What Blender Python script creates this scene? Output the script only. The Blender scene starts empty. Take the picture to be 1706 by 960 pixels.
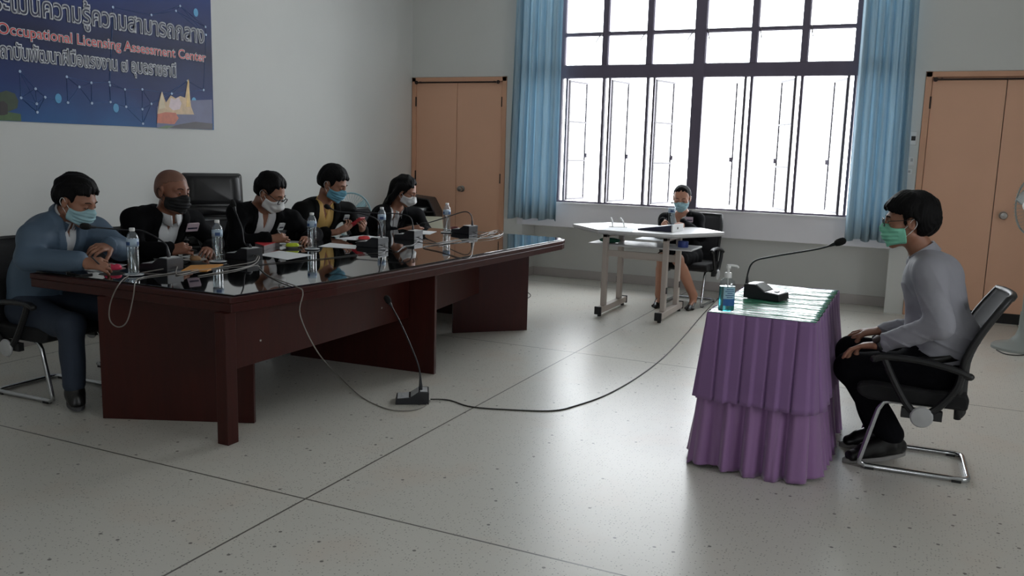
import bpy, bmesh, math, random
import numpy as np
from mathutils import Vector, Matrix
from mathutils.bvhtree import BVHTree

random.seed(7)
SC = bpy.context.scene
COL = SC.collection

# ------------------------------------------------------------------ camera
CAM_F, CAM_H = 1445.4, 1.45           # focal length in pixels of the 1706x960 frame, eye height
YAW, PITCH, ROLL = -0.43842, 0.158015, 0.027505
_f = np.array([math.sin(YAW) * math.cos(PITCH), math.cos(YAW) * math.cos(PITCH), -math.sin(PITCH)])
_r = np.array([math.cos(YAW), -math.sin(YAW), 0.0])
_u = np.cross(_r, _f)
_r2 = math.cos(ROLL) * _r + math.sin(ROLL) * _u
_u2 = -math.sin(ROLL) * _r + math.cos(ROLL) * _u
cam_data = bpy.data.cameras.new('camera')
cam_data.sensor_width = 36.0
cam_data.lens = 36.0 * CAM_F / 1706.0
cam_data.clip_start = 0.05
cam = bpy.data.objects.new('camera', cam_data)
COL.objects.link(cam)
_m = Matrix(((_r2[0], _u2[0], -_f[0], 0), (_r2[1], _u2[1], -_f[1], 0), (_r2[2], _u2[2], -_f[2], CAM_H), (0, 0, 0, 1)))
cam.matrix_world = _m
SC.camera = cam

def A(px, py, X=None, Y=None, z=None):
    """the real point seen at a photo pixel, on a plane of known position"""
    d = _r2 * ((px - 853) / CAM_F) + _u2 * (-(py - 480) / CAM_F) + _f
    if z is not None: t = (z - CAM_H) / d[2]
    elif X is not None: t = X / d[0]
    else: t = Y / d[1]
    return np.array([0, 0, CAM_H]) + t * d

# ------------------------------------------------------------------ light
SC.view_settings.view_transform = 'Standard'
SC.view_settings.look = 'None'
SC.view_settings.gamma = 1.0
SC.view_settings.use_curve_mapping = False
SC.view_settings.exposure = 0.0
try:
    SC.cycles.use_denoising = True
    SC.cycles.use_adaptive_sampling = False
    SC.cycles.denoising_input_passes = 'RGB_ALBEDO_NORMAL'
    SC.cycles.denoising_prefilter = 'ACCURATE'
    SC.cycles.max_bounces = 10
    SC.cycles.diffuse_bounces = 5
    SC.cycles.transparent_max_bounces = 16
    SC.cycles.caustics_reflective = False
    SC.cycles.caustics_refractive = False
    SC.cycles.sample_clamp_indirect = 5.0
except Exception:
    pass
world = bpy.data.worlds.new('overcast_sky')
SC.world = world
world.use_nodes = True
_bg = world.node_tree.nodes['Background']
_bg.inputs['Color'].default_value = (0.93, 0.965, 1.0, 1)
_bg.inputs['Strength'].default_value = 9.6

ROOM_L, ROOM_R, ROOM_B, ROOM_F, ROOM_T = -5.58, 4.6, 8.97, -3.2, 3.75
WIN = (-4.17, -0.20, 0.885, 3.35)            # the big window: x0 x1 z0 z1
SIDE_WIN = (.9, 3.6, 1.6, 2.7)            # window in the wall right of the camera: y0 y1 z0 z1
REAR_WIN = (-.8, .8, 1.3, 2.2)            # window in the wall behind the camera

def portal(name, loc, rot, sx, sy):
    l = bpy.data.lights.new(name, 'AREA')
    l.shape = 'RECTANGLE'; l.size = sx; l.size_y = sy
    l.cycles.is_portal = True
    o = bpy.data.objects.new(name, l)
    o.location = loc; o.rotation_euler = rot
    COL.objects.link(o)
portal('sky_portal_back', ((WIN[0] + WIN[1]) / 2, ROOM_B + .75, (WIN[2] + WIN[3]) / 2), (-math.pi / 2, 0, 0), WIN[1] - WIN[0], WIN[3] - WIN[2])
portal('sky_portal_side', (ROOM_R + .25, (SIDE_WIN[0] + SIDE_WIN[1]) / 2, (SIDE_WIN[2] + SIDE_WIN[3]) / 2), (math.pi / 2, 0, math.pi / 2), SIDE_WIN[1] - SIDE_WIN[0], SIDE_WIN[3] - SIDE_WIN[2])
portal('sky_portal_rear', ((REAR_WIN[0] + REAR_WIN[1]) / 2, ROOM_F - .25, (REAR_WIN[2] + REAR_WIN[3]) / 2), (math.pi / 2, 0, 0), REAR_WIN[1] - REAR_WIN[0], REAR_WIN[3] - REAR_WIN[2])

# ------------------------------------------------------------------ materials
def lin(c):
    return tuple(((v / 255) / 12.92 if v / 255 <= .04045 else ((v / 255 + .055) / 1.055) ** 2.4) for v in c)

def mat(name, rgb, rough=.6, metal=0., var=None, bump=None, spec=None, sheen=0., coat=0., trans=0., ior=None, alpha=1., coord='Object', stretch=None):
    m = bpy.data.materials.new(name)
    m.use_nodes = True
    nt = m.node_tree; b = nt.nodes['Principled BSDF']
    c = lin(rgb) + (1,)
    b.inputs['Base Color'].default_value = c
    b.inputs['Roughness'].default_value = rough
    b.inputs['Metallic'].default_value = metal
    if spec is not None: b.inputs['Specular IOR Level'].default_value = spec
    if sheen: b.inputs['Sheen Weight'].default_value = sheen
    if coat: b.inputs['Coat Weight'].default_value = coat
    if trans: b.inputs['Transmission Weight'].default_value = trans
    if ior: b.inputs['IOR'].default_value = ior
    if alpha < 1: b.inputs['Alpha'].default_value = alpha
    def co(scale):
        tc = nt.nodes.new('ShaderNodeTexCoord'); mp = nt.nodes.new('ShaderNodeMapping')
        nt.links.new(tc.outputs[coord], mp.inputs['Vector'])
        s = stretch or (1, 1, 1)
        mp.inputs['Scale'].default_value = s
        n = nt.nodes.new('ShaderNodeTexNoise'); n.inputs['Scale'].default_value = scale
        n.inputs['Detail'].default_value = 5
        nt.links.new(mp.outputs[0], n.inputs['Vector'])
        return n
    if var:
        n = co(var[0]); r = nt.nodes.new('ShaderNodeMix'); r.data_type = 'RGBA'
        k = var[1]
        r.inputs[6].default_value = tuple(max(0, v * (1 - k)) for v in c[:3]) + (1,)
        r.inputs[7].default_value = tuple(min(1, v * (1 + k)) for v in c[:3]) + (1,)
        nt.links.new(n.outputs['Fac'], r.inputs[0]); nt.links.new(r.outputs[2], b.inputs['Base Color'])
    if bump:
        n = co(bump[0]); bp = nt.nodes.new('ShaderNodeBump'); bp.inputs['Strength'].default_value = bump[1]
        bp.inputs['Distance'].default_value = bump[2] if len(bump) > 2 else .004
        nt.links.new(n.outputs['Fac'], bp.inputs['Height']); nt.links.new(bp.outputs[0], b.inputs['Normal'])
    return m

def pane_mat(name, tint=(1, 1, 1), gloss=.06):
    m = bpy.data.materials.new(name); m.use_nodes = True
    nt = m.node_tree; nt.nodes.clear()
    o = nt.nodes.new('ShaderNodeOutputMaterial'); mx = nt.nodes.new('ShaderNodeMixShader')
    t = nt.nodes.new('ShaderNodeBsdfTransparent'); g = nt.nodes.new('ShaderNodeBsdfGlossy')
    t.inputs['Color'].default_value = tint + (1,); g.inputs['Roughness'].default_value = .03
    mx.inputs[0].default_value = gloss
    nt.links.new(t.outputs[0], mx.inputs[1]); nt.links.new(g.outputs[0], mx.inputs[2]); nt.links.new(mx.outputs[0], o.inputs[0])
    return m

M = {}
M['wall'] = mat('painted_plaster', (211, 212, 209), .75, var=(1.3, .05), bump=(60, .08, .002))
M['wall_pale'] = mat('painted_apron', (226, 224, 229), .75, var=(2, .04))
M['ceiling'] = mat('ceiling_paint', (215, 215, 212), .8, var=(2, .03))
M['door'] = mat('peach_door_paint', (222, 174, 145), .5, var=(2.2, .07), bump=(30, .05, .002))
M['door_frame'] = mat('peach_frame_paint', (214, 164, 134), .5, var=(6, .08))
M['black_plinth'] = mat('black_plinth', (16, 15, 16), .6, var=(10, .1))
M['dark_frame'] = mat('dark_window_metal', (92, 84, 100), .55, var=(8, .1))  # base colour lightened to stand in for glare veiling the backlit frame
M['sash'] = mat('sash_metal', (84, 78, 88), .5, var=(8, .08))
M['white_sash'] = mat('casement_paint', (62, 58, 64), .5, var=(8, .05))
M['pane'] = pane_mat('window_glass', (.97, .98, .98), .05)
M['chrome'] = mat('chrome', (190, 192, 195), .16, 1., var=(20, .06))
M['steel'] = mat('brushed_steel', (165, 162, 158), .3, 1., var=(30, .1))
M['dark_metal'] = mat('dark_metal', (58, 48, 46), .4, .7, var=(20, .1))
M['black_plastic'] = mat('black_plastic', (18, 18, 20), .45, var=(30, .1), bump=(300, .1, .0005))
M['black_mesh'] = mat('black_mesh_fabric', (26, 26, 30), .8, var=(400, .35), bump=(600, .3, .001))
M['black_fabric'] = mat('black_seat_fabric', (15, 15, 17), .85, var=(200, .3), bump=(250, .3, .001))
M['black_leather'] = mat('black_leather', (22, 22, 25), .33, var=(60, .2), bump=(140, .25, .0015))
M['grey_cap'] = mat('grey_plastic_cap', (176, 177, 178), .4, var=(12, .06))
M['white_plastic'] = mat('white_plastic', (226, 227, 226), .4, var=(12, .03))
M['paper'] = mat('paper', (222, 224, 226), .8, var=(30, .03))
M['mic_grey'] = mat('microphone_plastic', (30, 31, 36), .38, var=(40, .1))
M['mic_panel'] = mat('microphone_panel', (206, 208, 210), .34, .15, var=(40, .06))  # pale diffuse colour stands in for the window's reflection on the panels
M['foam'] = mat('foam_windscreen', (10, 10, 11), .95, bump=(350, .7, .002))
M['cable_grey'] = mat('grey_cable', (128, 124, 118), .5, var=(30, .1))
M['cable_dark'] = mat('dark_cable', (44, 41, 38), .5, var=(30, .1))

# ------------------------------------------------------------------ mesh builder
class MB:
    def __init__(s): s.v = []; s.f = []
    def raw(s, v, f, T=None):
        n = len(s.v)
        s.v += [tuple(T @ Vector(p)) if T else tuple(p) for p in v]
        s.f += [tuple(i + n for i in q) for q in f]
        return s
    def box(s, c, d, T=None, taper=None):
        x, y, z = d[0] / 2, d[1] / 2, d[2] / 2
        tx, ty = taper or (1, 1)
        v = [(-x, -y, -z), (x, -y, -z), (x, y, -z), (-x, y, -z), (-x * tx, -y * ty, z), (x * tx, -y * ty, z), (x * tx, y * ty, z), (-x * tx, y * ty, z)]
        v = [(a + c[0], b + c[1], e + c[2]) for a, b, e in v]
        return s.raw(v, [(0, 3, 2, 1), (4, 5, 6, 7), (0, 1, 5, 4), (1, 2, 6, 5), (2, 3, 7, 6), (3, 0, 4, 7)], T)
    def span(s, a, b, T=None):
        return s.box([(a[i] + b[i]) / 2 for i in range(3)], [abs(b[i] - a[i]) for i in range(3)], T)
    def prism(s, pts, z0, z1, T=None):
        n = len(pts)
        v = [(p[0], p[1], z0) for p in pts] + [(p[0], p[1], z1) for p in pts]
        f = [tuple(range(n - 1, -1, -1)), tuple(range(n, 2 * n))] + [(i, (i + 1) % n, n + (i + 1) % n, n + i) for i in range(n)]
        return s.raw(v, f, T)
    def extr_y(s, pts, y0, y1, T=None):      # outline in x,z pulled along y
        n = len(pts)
        v = [(p[0], y0, p[1]) for p in pts] + [(p[0], y1, p[1]) for p in pts]
        f = [tuple(range(n)), tuple(range(2 * n - 1, n - 1, -1))] + [(i, n + i, n + (i + 1) % n, (i + 1) % n) for i in range(n)]
        return s.raw(v, f, T)
    def lathe(s, prof, n=20, T=None):
        v = []; f = []
        for r, z in prof:
            for i in range(n):
                a = 2 * math.pi * i / n; v.append((r * math.cos(a), r * math.sin(a), z))
        m = len(prof)
        for j in range(m - 1):
            for i in range(n):
                f.append((j * n + i, j * n + (i + 1) % n, (j + 1) * n + (i + 1) % n, (j + 1) * n + i))
        if prof[0][0] > 1e-5: f.append(tuple(range(n - 1, -1, -1)))
        if prof[-1][0] > 1e-5: f.append(tuple((m - 1) * n + i for i in range(n)))
        return s.raw(v, f, T)
    def ball(s, c, r, n=14, T=None):
        r = (r, r, r) if not hasattr(r, '__len__') else r
        v = [(c[0], c[1], c[2] - r[2])]; f = []; m = max(6, n // 2 + 1)
        for j in range(1, m):
            t = math.pi * j / m
            for i in range(n):
                a = 2 * math.pi * i / n
                v.append((c[0] + r[0] * math.sin(t) * math.cos(a), c[1] + r[1] * math.sin(t) * math.sin(a), c[2] - r[2] * math.cos(t)))
        v.append((c[0], c[1], c[2] + r[2]))
        for i in range(n):
            f.append((0, 1 + (i + 1) % n, 1 + i))
            for j in range(m - 2):
                a = 1 + j * n; f.append((a + i, a + (i + 1) % n, a + n + (i + 1) % n, a + n + i))
            a = 1 + (m - 2) * n; f.append((a + i, a + (i + 1) % n, len(v) - 1))
        return s.raw(v, f, T)
    def tube(s, path, r, n=8, closed=False, T=None, flat=None):
        P = [Vector(p) for p in path]; k = len(P)
        rr = r if hasattr(r, '__len__') else [r] * k
        t0 = (P[1] - P[0]).normalized()
        up = Vector((0, 0, 1)) if abs(t0.z) < .9 else Vector((1, 0, 0))
        nx = t0.cross(up).normalized(); v = []; f = []
        for i in range(k):
            if closed: t = (P[(i + 1) % k] - P[i - 1]).normalized()
            else: t = (P[min(i + 1, k - 1)] - P[max(i - 1, 0)]).normalized()
            nx = (nx - t * nx.dot(t)).normalized(); ny = t.cross(nx)
            for j in range(n):
                a = 2 * math.pi * j / n
                v.append(P[i] + rr[i] * (math.cos(a) * nx + math.sin(a) * ny * (flat or 1)))
        for i in range(k if closed else k - 1):
            for j in range(n):
                b = (i + 1) % k
                f.append((i * n + j, i * n + (j + 1) % n, b * n + (j + 1) % n, b * n + j))
        if not closed:
            f.append(tuple(range(n - 1, -1, -1))); f.append(tuple((k - 1) * n + j for j in range(n)))
        return s.raw(v, f, T)
    def build(s, name, m, parent=None, smooth=False, bevel=0., origin=None, seg=2, angle=40):
        me = bpy.data.meshes.new(name)
        o3 = Vector(origin) if origin is not None else None
        vv = s.v if o3 is None else [tuple(Vector(p) - o3) for p in s.v]
        me.from_pydata(vv, [], s.f); me.update()
        return link_mesh(name, me, m, parent, smooth, bevel, origin, seg, angle)

def link_mesh(name, me, m, parent=None, smooth=False, bevel=0., origin=None, seg=2, angle=40):
    if m: me.materials.append(m if not isinstance(m, str) else M[m])
    o = bpy.data.objects.new(name, me); COL.objects.link(o)
    if parent: o.parent = parent
    elif origin is not None: o.location = origin
    if smooth:
        me.polygons.foreach_set('use_smooth', [True] * len(me.polygons))
        if smooth != 'all':
            try: me.set_sharp_from_angle(angle=math.radians(angle))
            except Exception: pass
    if bevel:
        b = o.modifiers.new('bevel', 'BEVEL'); b.width = bevel; b.segments = seg; b.limit_method = 'ANGLE'
    return o

def tag(o, label, cat, group=None):
    o['label'] = label; o['category'] = cat
    if group: o['group'] = group
    return o
def thing(name, label, cat, loc=(0, 0, 0), rz=0., group=None):
    o = bpy.data.objects.new(name, None); COL.objects.link(o)
    o.location = loc; o.rotation_euler = (0, 0, rz); o.empty_display_size = .1
    return tag(o, label, cat, group)
def struct(o, label=None):
    o['kind'] = 'structure'
    if label: o['label'] = label
    return o
def dup(root, loc, rz, label, group=None):
    r = root.copy(); COL.objects.link(r); r.location = loc; r.rotation_euler = (0, 0, rz); r['label'] = label
    if group: r['group'] = group
    for ch in list(root.children):
        c = ch.copy(); COL.objects.link(c); c.parent = r
        for g in ch.children:
            d = g.copy(); COL.objects.link(d); d.parent = c
    return r
def spline(pts, n=8, closed=False):
    P = [Vector(p) for p in pts]; out = []
    k = len(P)
    for i in range(k if closed else k - 1):
        g = lambda j: P[j % k] if closed else P[max(0, min(k - 1, j))]
        p0, p1, p2, p3 = g(i - 1), g(i), g(i + 1), g(i + 2)
        for q in range(n):
            t = q / n
            out.append(.5 * ((2 * p1) + (p2 - p0) * t + (2 * p0 - 5 * p1 + 4 * p2 - p3) * t * t + (3 * p1 - p0 - 3 * p2 + p3) * t ** 3))
    if not closed: out.append(P[-1])
    return out
def TR(loc, rz=0., rx=0., ry=0.):
    return Matrix.Translation(Vector(loc)) @ Matrix.Rotation(rz, 4, 'Z') @ Matrix.Rotation(ry, 4, 'Y') @ Matrix.Rotation(rx, 4, 'X')
def rrect(w, h, r, n=4):
    pts = []
    for cx, cy, a0 in ((w / 2 - r, h / 2 - r, 0), (-w / 2 + r, h / 2 - r, 90), (-w / 2 + r, -h / 2 + r, 180), (w / 2 - r, -h / 2 + r, 270)):
        for i in range(n + 1):
            a = math.radians(a0 + 90 * i / n); pts.append((cx + r * math.cos(a), cy + r * math.sin(a)))
    return pts

# ================================================================== the room
def floor_mat():
    m = bpy.data.materials.new('polished_terrazzo'); m.use_nodes = True
    nt = m.node_tree; b = nt.nodes['Principled BSDF']; L = nt.links.new
    tc = nt.nodes.new('ShaderNodeTexCoord')
    def node(t, **k):
        n = nt.nodes.new(t)
        for a, v in k.items(): setattr(n, a, v)
        return n
    def math_(op, a, b_=None):
        n = node('ShaderNodeMath', operation=op)
        for i, v in enumerate((a, b_)):
            if v is None: continue
            if hasattr(v, 'links') or hasattr(v, 'is_linked'): L(v, n.inputs[i])
            else: n.inputs[i].default_value = v
        return n.outputs[0]
    def mix(f, a, b_):
        n = node('ShaderNodeMix'); n.data_type = 'RGBA'
        for i, v in ((0, f), (6, a), (7, b_)):
            if hasattr(v, 'is_linked'): L(v, n.inputs[i])
            else: n.inputs[i].default_value = v
        return n.outputs[2]
    def noise(s, d=4):
        n = node('ShaderNodeTexNoise'); n.noise_dimensions = '2D'; n.inputs['Scale'].default_value = s; n.inputs['Detail'].default_value = d
        L(tc.outputs['Object'], n.inputs['Vector']); return n.outputs['Fac']
    def ramp(f, a, b_):
        n = node('ShaderNodeMapRange'); n.inputs[1].default_value = a; n.inputs[2].default_value = b_
        L(f, n.inputs[0]); return n.outputs[0]
    base = mix(noise(.9, 5), lin((206, 204, 196)) + (1,), lin((216, 213, 204)) + (1,))
    base = mix(math_('MULTIPLY', ramp(noise(2.3, 3), .55, .8), .35), base, lin((210, 192, 176)) + (1,))
    v = node('ShaderNodeTexVoronoi'); v.voronoi_dimensions = '2D'; v.inputs['Scale'].default_value = 74; L(tc.outputs['Object'], v.inputs['Vector'])
    sep = node('ShaderNodeSeparateColor'); L(v.outputs['Color'], sep.inputs[0])
    chip = ramp(math_('DIVIDE', v.outputs['Distance'], math_('ADD', sep.outputs[1], .25)), .24, .14)
    keep = ramp(sep.outputs[0], .60, .65)
    base = mix(math_('MULTIPLY', math_('MULTIPLY', chip, keep), .65), base, lin((84, 78, 70)) + (1,))
    v2 = node('ShaderNodeTexVoronoi'); v2.voronoi_dimensions = '2D'; v2.inputs['Scale'].default_value = 9; L(tc.outputs['Object'], v2.inputs['Vector'])
    sep2 = node('ShaderNodeSeparateColor'); L(v2.outputs['Color'], sep2.inputs[0])
    big = math_('MULTIPLY', ramp(v2.outputs['Distance'], .075, .05), ramp(sep2.outputs[1], .8, .83))
    base = mix(math_('MULTIPLY', big, .8), base, lin((62, 55, 50)) + (1,))
    xyz = node('ShaderNodeSeparateXYZ'); L(tc.outputs['Object'], xyz.inputs[0])
    def line(sock, off):
        a = math_('ADD', sock, off); w = math_('PINGPONG', a, 1.535)
        return ramp(w, .0055, .0035)
    g = math_('MAXIMUM', line(xyz.outputs[0], 2.197 + 3.07), line(xyz.outputs[1], -2.73 + 3.07 * 2))
    base = mix(math_('MULTIPLY', g, .85), base, lin((52, 47, 42)) + (1,))
    L(base, b.inputs['Base Color'])
    r = math_('ADD', math_('MULTIPLY', noise(3.0, 6), .05), .283)
    L(r, b.inputs['Roughness'])
    b.inputs['Specular IOR Level'].default_value = .5
    return m
M['floor'] = floor_mat()

T = .2
struct(MB().span((ROOM_L - T, ROOM_F - T, -.12), (ROOM_R + T, ROOM_B + .6, 0)).build('floor', 'floor'), 'speckled grey terrazzo floor with dark joint lines')
struct(MB().span((ROOM_L - T, ROOM_F - T, ROOM_T), (ROOM_R + T, ROOM_B + .6, ROOM_T + .15)).build('ceiling', 'ceiling'))
struct(MB().span((ROOM_L - T, ROOM_F - T, 0), (ROOM_L, ROOM_B + .6, ROOM_T)).build('wall_left', 'wall'), 'pale grey plain wall with the blue banner')
# back wall: pillars, header, apron under the window, recessed niche below it
b = MB()
NX0, NX1 = -4.10, -0.25
b.span((ROOM_L, ROOM_B, 2.26), (WIN[0], ROOM_B + T, ROOM_T))
b.span((-4.335, ROOM_B, 0), (NX0, ROOM_B + T, .615)).span((-4.335, ROOM_B, .615), (WIN[0], ROOM_B + T, 2.26))
b.span((WIN[1], ROOM_B, .615), (-.085, ROOM_B + T, 2.26))
b.span((NX1, ROOM_B, 0), (-.085, ROOM_B + T, .615))
b.span((WIN[1], ROOM_B, 2.26), (ROOM_R, ROOM_B + T, ROOM_T))
b.span((1.235, ROOM_B, 0), (ROOM_R, ROOM_B + T, 2.26))
b.span((WIN[0], ROOM_B, WIN[3]), (WIN[1], ROOM_B + T, ROOM_T))
b.span((NX0 - .3, ROOM_B + .35, 0), (NX1 + .3, ROOM_B + .5, .64))            # back of the niche
b.span((NX0 - .12, ROOM_B + T, 0), (NX0, ROOM_B + .36, .64))                # its two cheeks
b.span((NX1, ROOM_B + T, 0), (NX1 + .12, ROOM_B + .36, .64))
b.span((ROOM_L, ROOM_B + .1, 0), (-4.335, ROOM_B + T, 2.26))                # wall behind the doors
b.span((-.085, ROOM_B + .1, 0), (1.235, ROOM_B + T, 2.26))
struct(b.build('wall_back', 'wall'), 'window wall with peach doors')
b = MB().span((NX0, ROOM_B, .615), (NX1, ROOM_B + T, .885)).span((NX0, ROOM_B + T, .615), (NX1, ROOM_B + .36, .66))
b.span((WIN[0], ROOM_B, .615), (NX0, ROOM_B + T, .885)).span((NX1, ROOM_B, .615), (WIN[1], ROOM_B + T, .885))
struct(b.build('trim_1', 'wall_pale', bevel=.006), 'pale apron under the big window')
struct(MB().span((WIN[0], ROOM_B - .012, .872), (WIN[1], ROOM_B + T, .892)).build('trim_2', mat('sill_paint', (222, 220, 222), .5, var=(5, .03))), 'narrow white window sill')
M['base'] = mat('baseboard_paint', (182, 176, 174), .6, var=(4, .05))
struct(MB().span((NX0 - .002, ROOM_B + .335, 0), (NX1 + .002, ROOM_B + .352, .10)).span((NX0 - .002, ROOM_B, 0), (NX0 + .012, ROOM_B + .34, .10)).span((-4.335, ROOM_B - .014, 0), (NX0 + .012, ROOM_B + .001, .10)).build('baseboard_back', 'base', bevel=.004))
struct(MB().span((ROOM_L, ROOM_F, 0), (ROOM_L + .014, ROOM_B - .06, .10)).build('baseboard_left', 'base', bevel=.004))
# right and rear walls (behind the viewer), each with its own window opening
y0, y1, z0, z1 = SIDE_WIN
b = MB().span((ROOM_R, ROOM_F, 0), (ROOM_R + T, y0, ROOM_T)).span((ROOM_R, y1, 0), (ROOM_R + T, ROOM_B + .6, ROOM_T))
b.span((ROOM_R, y0, 0), (ROOM_R + T, y1, z0)).span((ROOM_R, y0, z1), (ROOM_R + T, y1, ROOM_T))
struct(b.build('wall_right', 'wall'))
x0, x1, z0, z1 = REAR_WIN
b = MB().span((ROOM_L, ROOM_F - T, 0), (x0, ROOM_F, ROOM_T)).span((x1, ROOM_F - T, 0), (ROOM_R, ROOM_F, ROOM_T))
b.span((x0, ROOM_F - T, 0), (x1, ROOM_F, z0)).span((x0, ROOM_F - T, z1), (x1, ROOM_F, ROOM_T))
struct(b.build('wall_front', 'wall'))
def plain_window(name, a, c, n, z0, z1, axis):
    b = MB()
    def seg(u0, u1, w0, w1):
        if axis == 'y': b.span((ROOM_R + .06, u0, w0), (ROOM_R + .12, u1, w1))
        else: b.span((u0, ROOM_F - .12, w0), (u1, ROOM_F - .06, w1))
    for i in range(n + 1):
        u = a + (c - a) * i / n; seg(max(a, u - .03), min(c, u + .03), z0, z1)
    for w in (z0, z1 - .05): seg(a, c, w, w + .05)
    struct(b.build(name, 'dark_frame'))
plain_window('window_2', SIDE_WIN[0], SIDE_WIN[1], 3, SIDE_WIN[2], SIDE_WIN[3], 'y')
plain_window('window_3', REAR_WIN[0], REAR_WIN[1], 3, REAR_WIN[2], REAR_WIN[3], 'x')

# ------------------------------------------------------------------ the big window
W = bpy.data.objects.new('window_1', None); COL.objects.link(W); struct(W, 'wide dark framed window with open casements')
FY0, FY1 = ROOM_B + .015, ROOM_B + .075
MULL = [-3.69, -3.20, -2.715, -1.65, -1.17, -.685]
LOW0, LOW1, UP0 = .892, 2.232, 2.365
b = MB()
b.span((WIN[0], FY0, LOW1), (WIN[1], FY1 + .03, UP0))                       # transom beam
b.span((-2.245, FY0 - .003, LOW0), (-2.13, FY1 + .04, WIN[3]))                     # middle post
for x in MULL:
    b.span((x - .014, FY0, LOW0), (x + .014, FY1, LOW1))
    b.span((x - .031, FY0, UP0), (x + .031, FY1, WIN[3]))
for x in (WIN[0], WIN[1] - .05): b.span((x, FY0, LOW0), (x + .05, FY1, WIN[3]))
b.span((WIN[0], FY0, WIN[3] - .06), (WIN[1], FY1, WIN[3]))
b.span((WIN[0], FY0 + .01, LOW0), (WIN[1], FY1, LOW0 + .018))
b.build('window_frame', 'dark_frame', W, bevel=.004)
edges = [WIN[0] + .05] + MULL[:3] + [-2.1875] + MULL[3:] + [WIN[1] - .05]
hb = MB()
for i in range(8):
    xa, xb = edges[i], edges[i + 1]
    ha = .031 if i not in (0,) else 0
    xa2 = xa + (.0575 if i == 4 else .031 if i else 0); xb2 = xb - (.0575 if i == 3 else .031 if i < 7 else 0)
    # two stacked hopper panes above the transom
    s = MB(); bar = 2.69
    s.span((xa2, FY0 - .004, bar - .014), (xb2, FY1 + .004, bar + .014))
    for (za, zb) in ((UP0, bar - .014), (bar + .014, WIN[3] - .06)):
        for (ca, cb, da, db) in ((xa2, xa2 + .006, za, zb), (xb2 - .006, xb2, za, zb), (xa2, xb2, za, za + .006), (xa2, xb2, zb - .006, zb)):
            s.span((ca, FY0 + .012, da), (cb, FY1 - .01, db))
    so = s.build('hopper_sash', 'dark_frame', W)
    MB().span((xa2, FY0 + .03, UP0), (xb2, FY0 + .034, WIN[3] - .06)).build('pane', 'pane', so)
    hx = xb2 - .004 if i < 4 else xa2 + .02
    lv = MB().tube([(hx, FY0 - .012, bar + .005), (hx + (-.035 if i < 4 else .014), FY0 - .03, bar - .05), (hx + (-.06 if i < 4 else .022), FY0 - .035, bar - .095)], [.007, .006, .005], 6)
    lv.ball((hx, FY0 - .008, bar), .013, 8)
    lv.build('catch', 'sash', so, smooth=True)
# open casements, hung on the outer stile of every light and swung outwards
def casement(xh, width, sgn, ang, bars, material):
    zl, zh = LOW0 + .02, LOW1 - .012
    b = MB(); t = .02; p = MB()
    T0 = Matrix.Translation((xh, FY1 + .005, 0)) @ Matrix.Rotation(sgn * math.radians(ang), 4, 'Z')
    s = sgn
    def sp(u0, u1, w0, w1, d=.022):
        b.span((s * u0, -d / 2, w0), (s * u1, d / 2, w1), T0)
    sp(0, .03, zl, zh, .03); sp(width - .02, width, zl, zh, .016); sp(0, width, zl, zl + .022); sp(0, width, zh - .022, zh)
    for q in bars: sp(0, width, q - .010, q + .010, .014)
    o = b.build('casement', material, W, bevel=.002)
    p.span((s * .03, -.002, zl + .016), (s * (width - .016), .002, zh - .016), T0); p.build('pane', 'pane', o)
    h = MB().box((s * (width - .02), -.02, zl + (zh - zl) * .38), (.014, .03, .05), T0); h.build('handle', 'sash', o)
    # slim fixed stile the casement hangs on
    return o
zs = LOW0 + .02; zd = (LOW1 - .012 - zs)
bars = [zs + zd * .335, zs + zd * .66]
SASH = [(-3.622, .40, 1, 80, bars, 'white_sash'), (-3.132, .40, 1, 80, [], 'white_sash'), (-2.645, .40, 1, 76, bars, 'white_sash'),
        (-1.715, .40, -1, 66, [], 'white_sash'), (-1.235, .40, -1, 62, bars, 'white_sash'), (-.75, .40, -1, 66, [], 'white_sash')]
for a in SASH: casement(*a)
b = MB()
for x in (-3.625, -3.135, -2.648, -1.712, -1.232, -.747): b.span((x - .011, FY0 + .012, LOW0), (x + .011, FY1, LOW1))
b.build('hanging_stile', 'sash', W)

# ------------------------------------------------------------------ doors
def double_door(name, x0, x1, xm, label, flip=False):
    D = bpy.data.objects.new(name, None); COL.objects.link(D); struct(D, label)
    yb = ROOM_B + .1; zt = 2.257; fw = .055
    b = MB().span((x0, ROOM_B - .012, 0), (x0 + fw, yb, zt)).span((x1 - fw, ROOM_B - .012, 0), (x1, yb, zt)).span((x0, ROOM_B - .012, zt - .05), (x1, yb, zt))
    b.build('door_frame', 'door_frame', D, bevel=.004)
    for k, (a, c) in enumerate(((x0 + fw + .003, xm - .003), (xm + .003, x1 - fw - .003))):
        lf = MB().span((a, ROOM_B + .002, .098), (c, ROOM_B + .042, zt - .054)).build('door_leaf', 'door', D, bevel=.003)
        hx = a - .004 if k == 0 else c + .004
        for hz in (.35, 1.12, 1.98):
            MB().lathe([(.009, hz - .055), (.009, hz + .055)], 8, Matrix.Translation((hx, ROOM_B - .006, 0))).build('hinge', 'dark_metal', lf, smooth=True)
        if k == 1:
            T0 = Matrix.Translation((xm + .085, ROOM_B + .002, .985)) @ Matrix.Rotation(math.pi / 2, 4, 'X')
            MB().lathe([(.0, .0), (.036, .0), (.036, .006), (.014, .012), (.013, .035), (.03, .045), (.034, .06), (.028, .074), (.0, .078)], 18, T0).build('knob', 'steel', lf, smooth=True)
    MB().span((x0 + fw, ROOM_B + .02, 0), (x1 - fw, ROOM_B + .09, .094)).build('door_plinth', 'black_plinth', D)
    return D
double_door('door_1', -5.575, -4.337, -4.972, 'peach double door in the corner left of the window')
double_door('door_2', -.082, 1.232, .575, 'peach double door right of the window')
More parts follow.
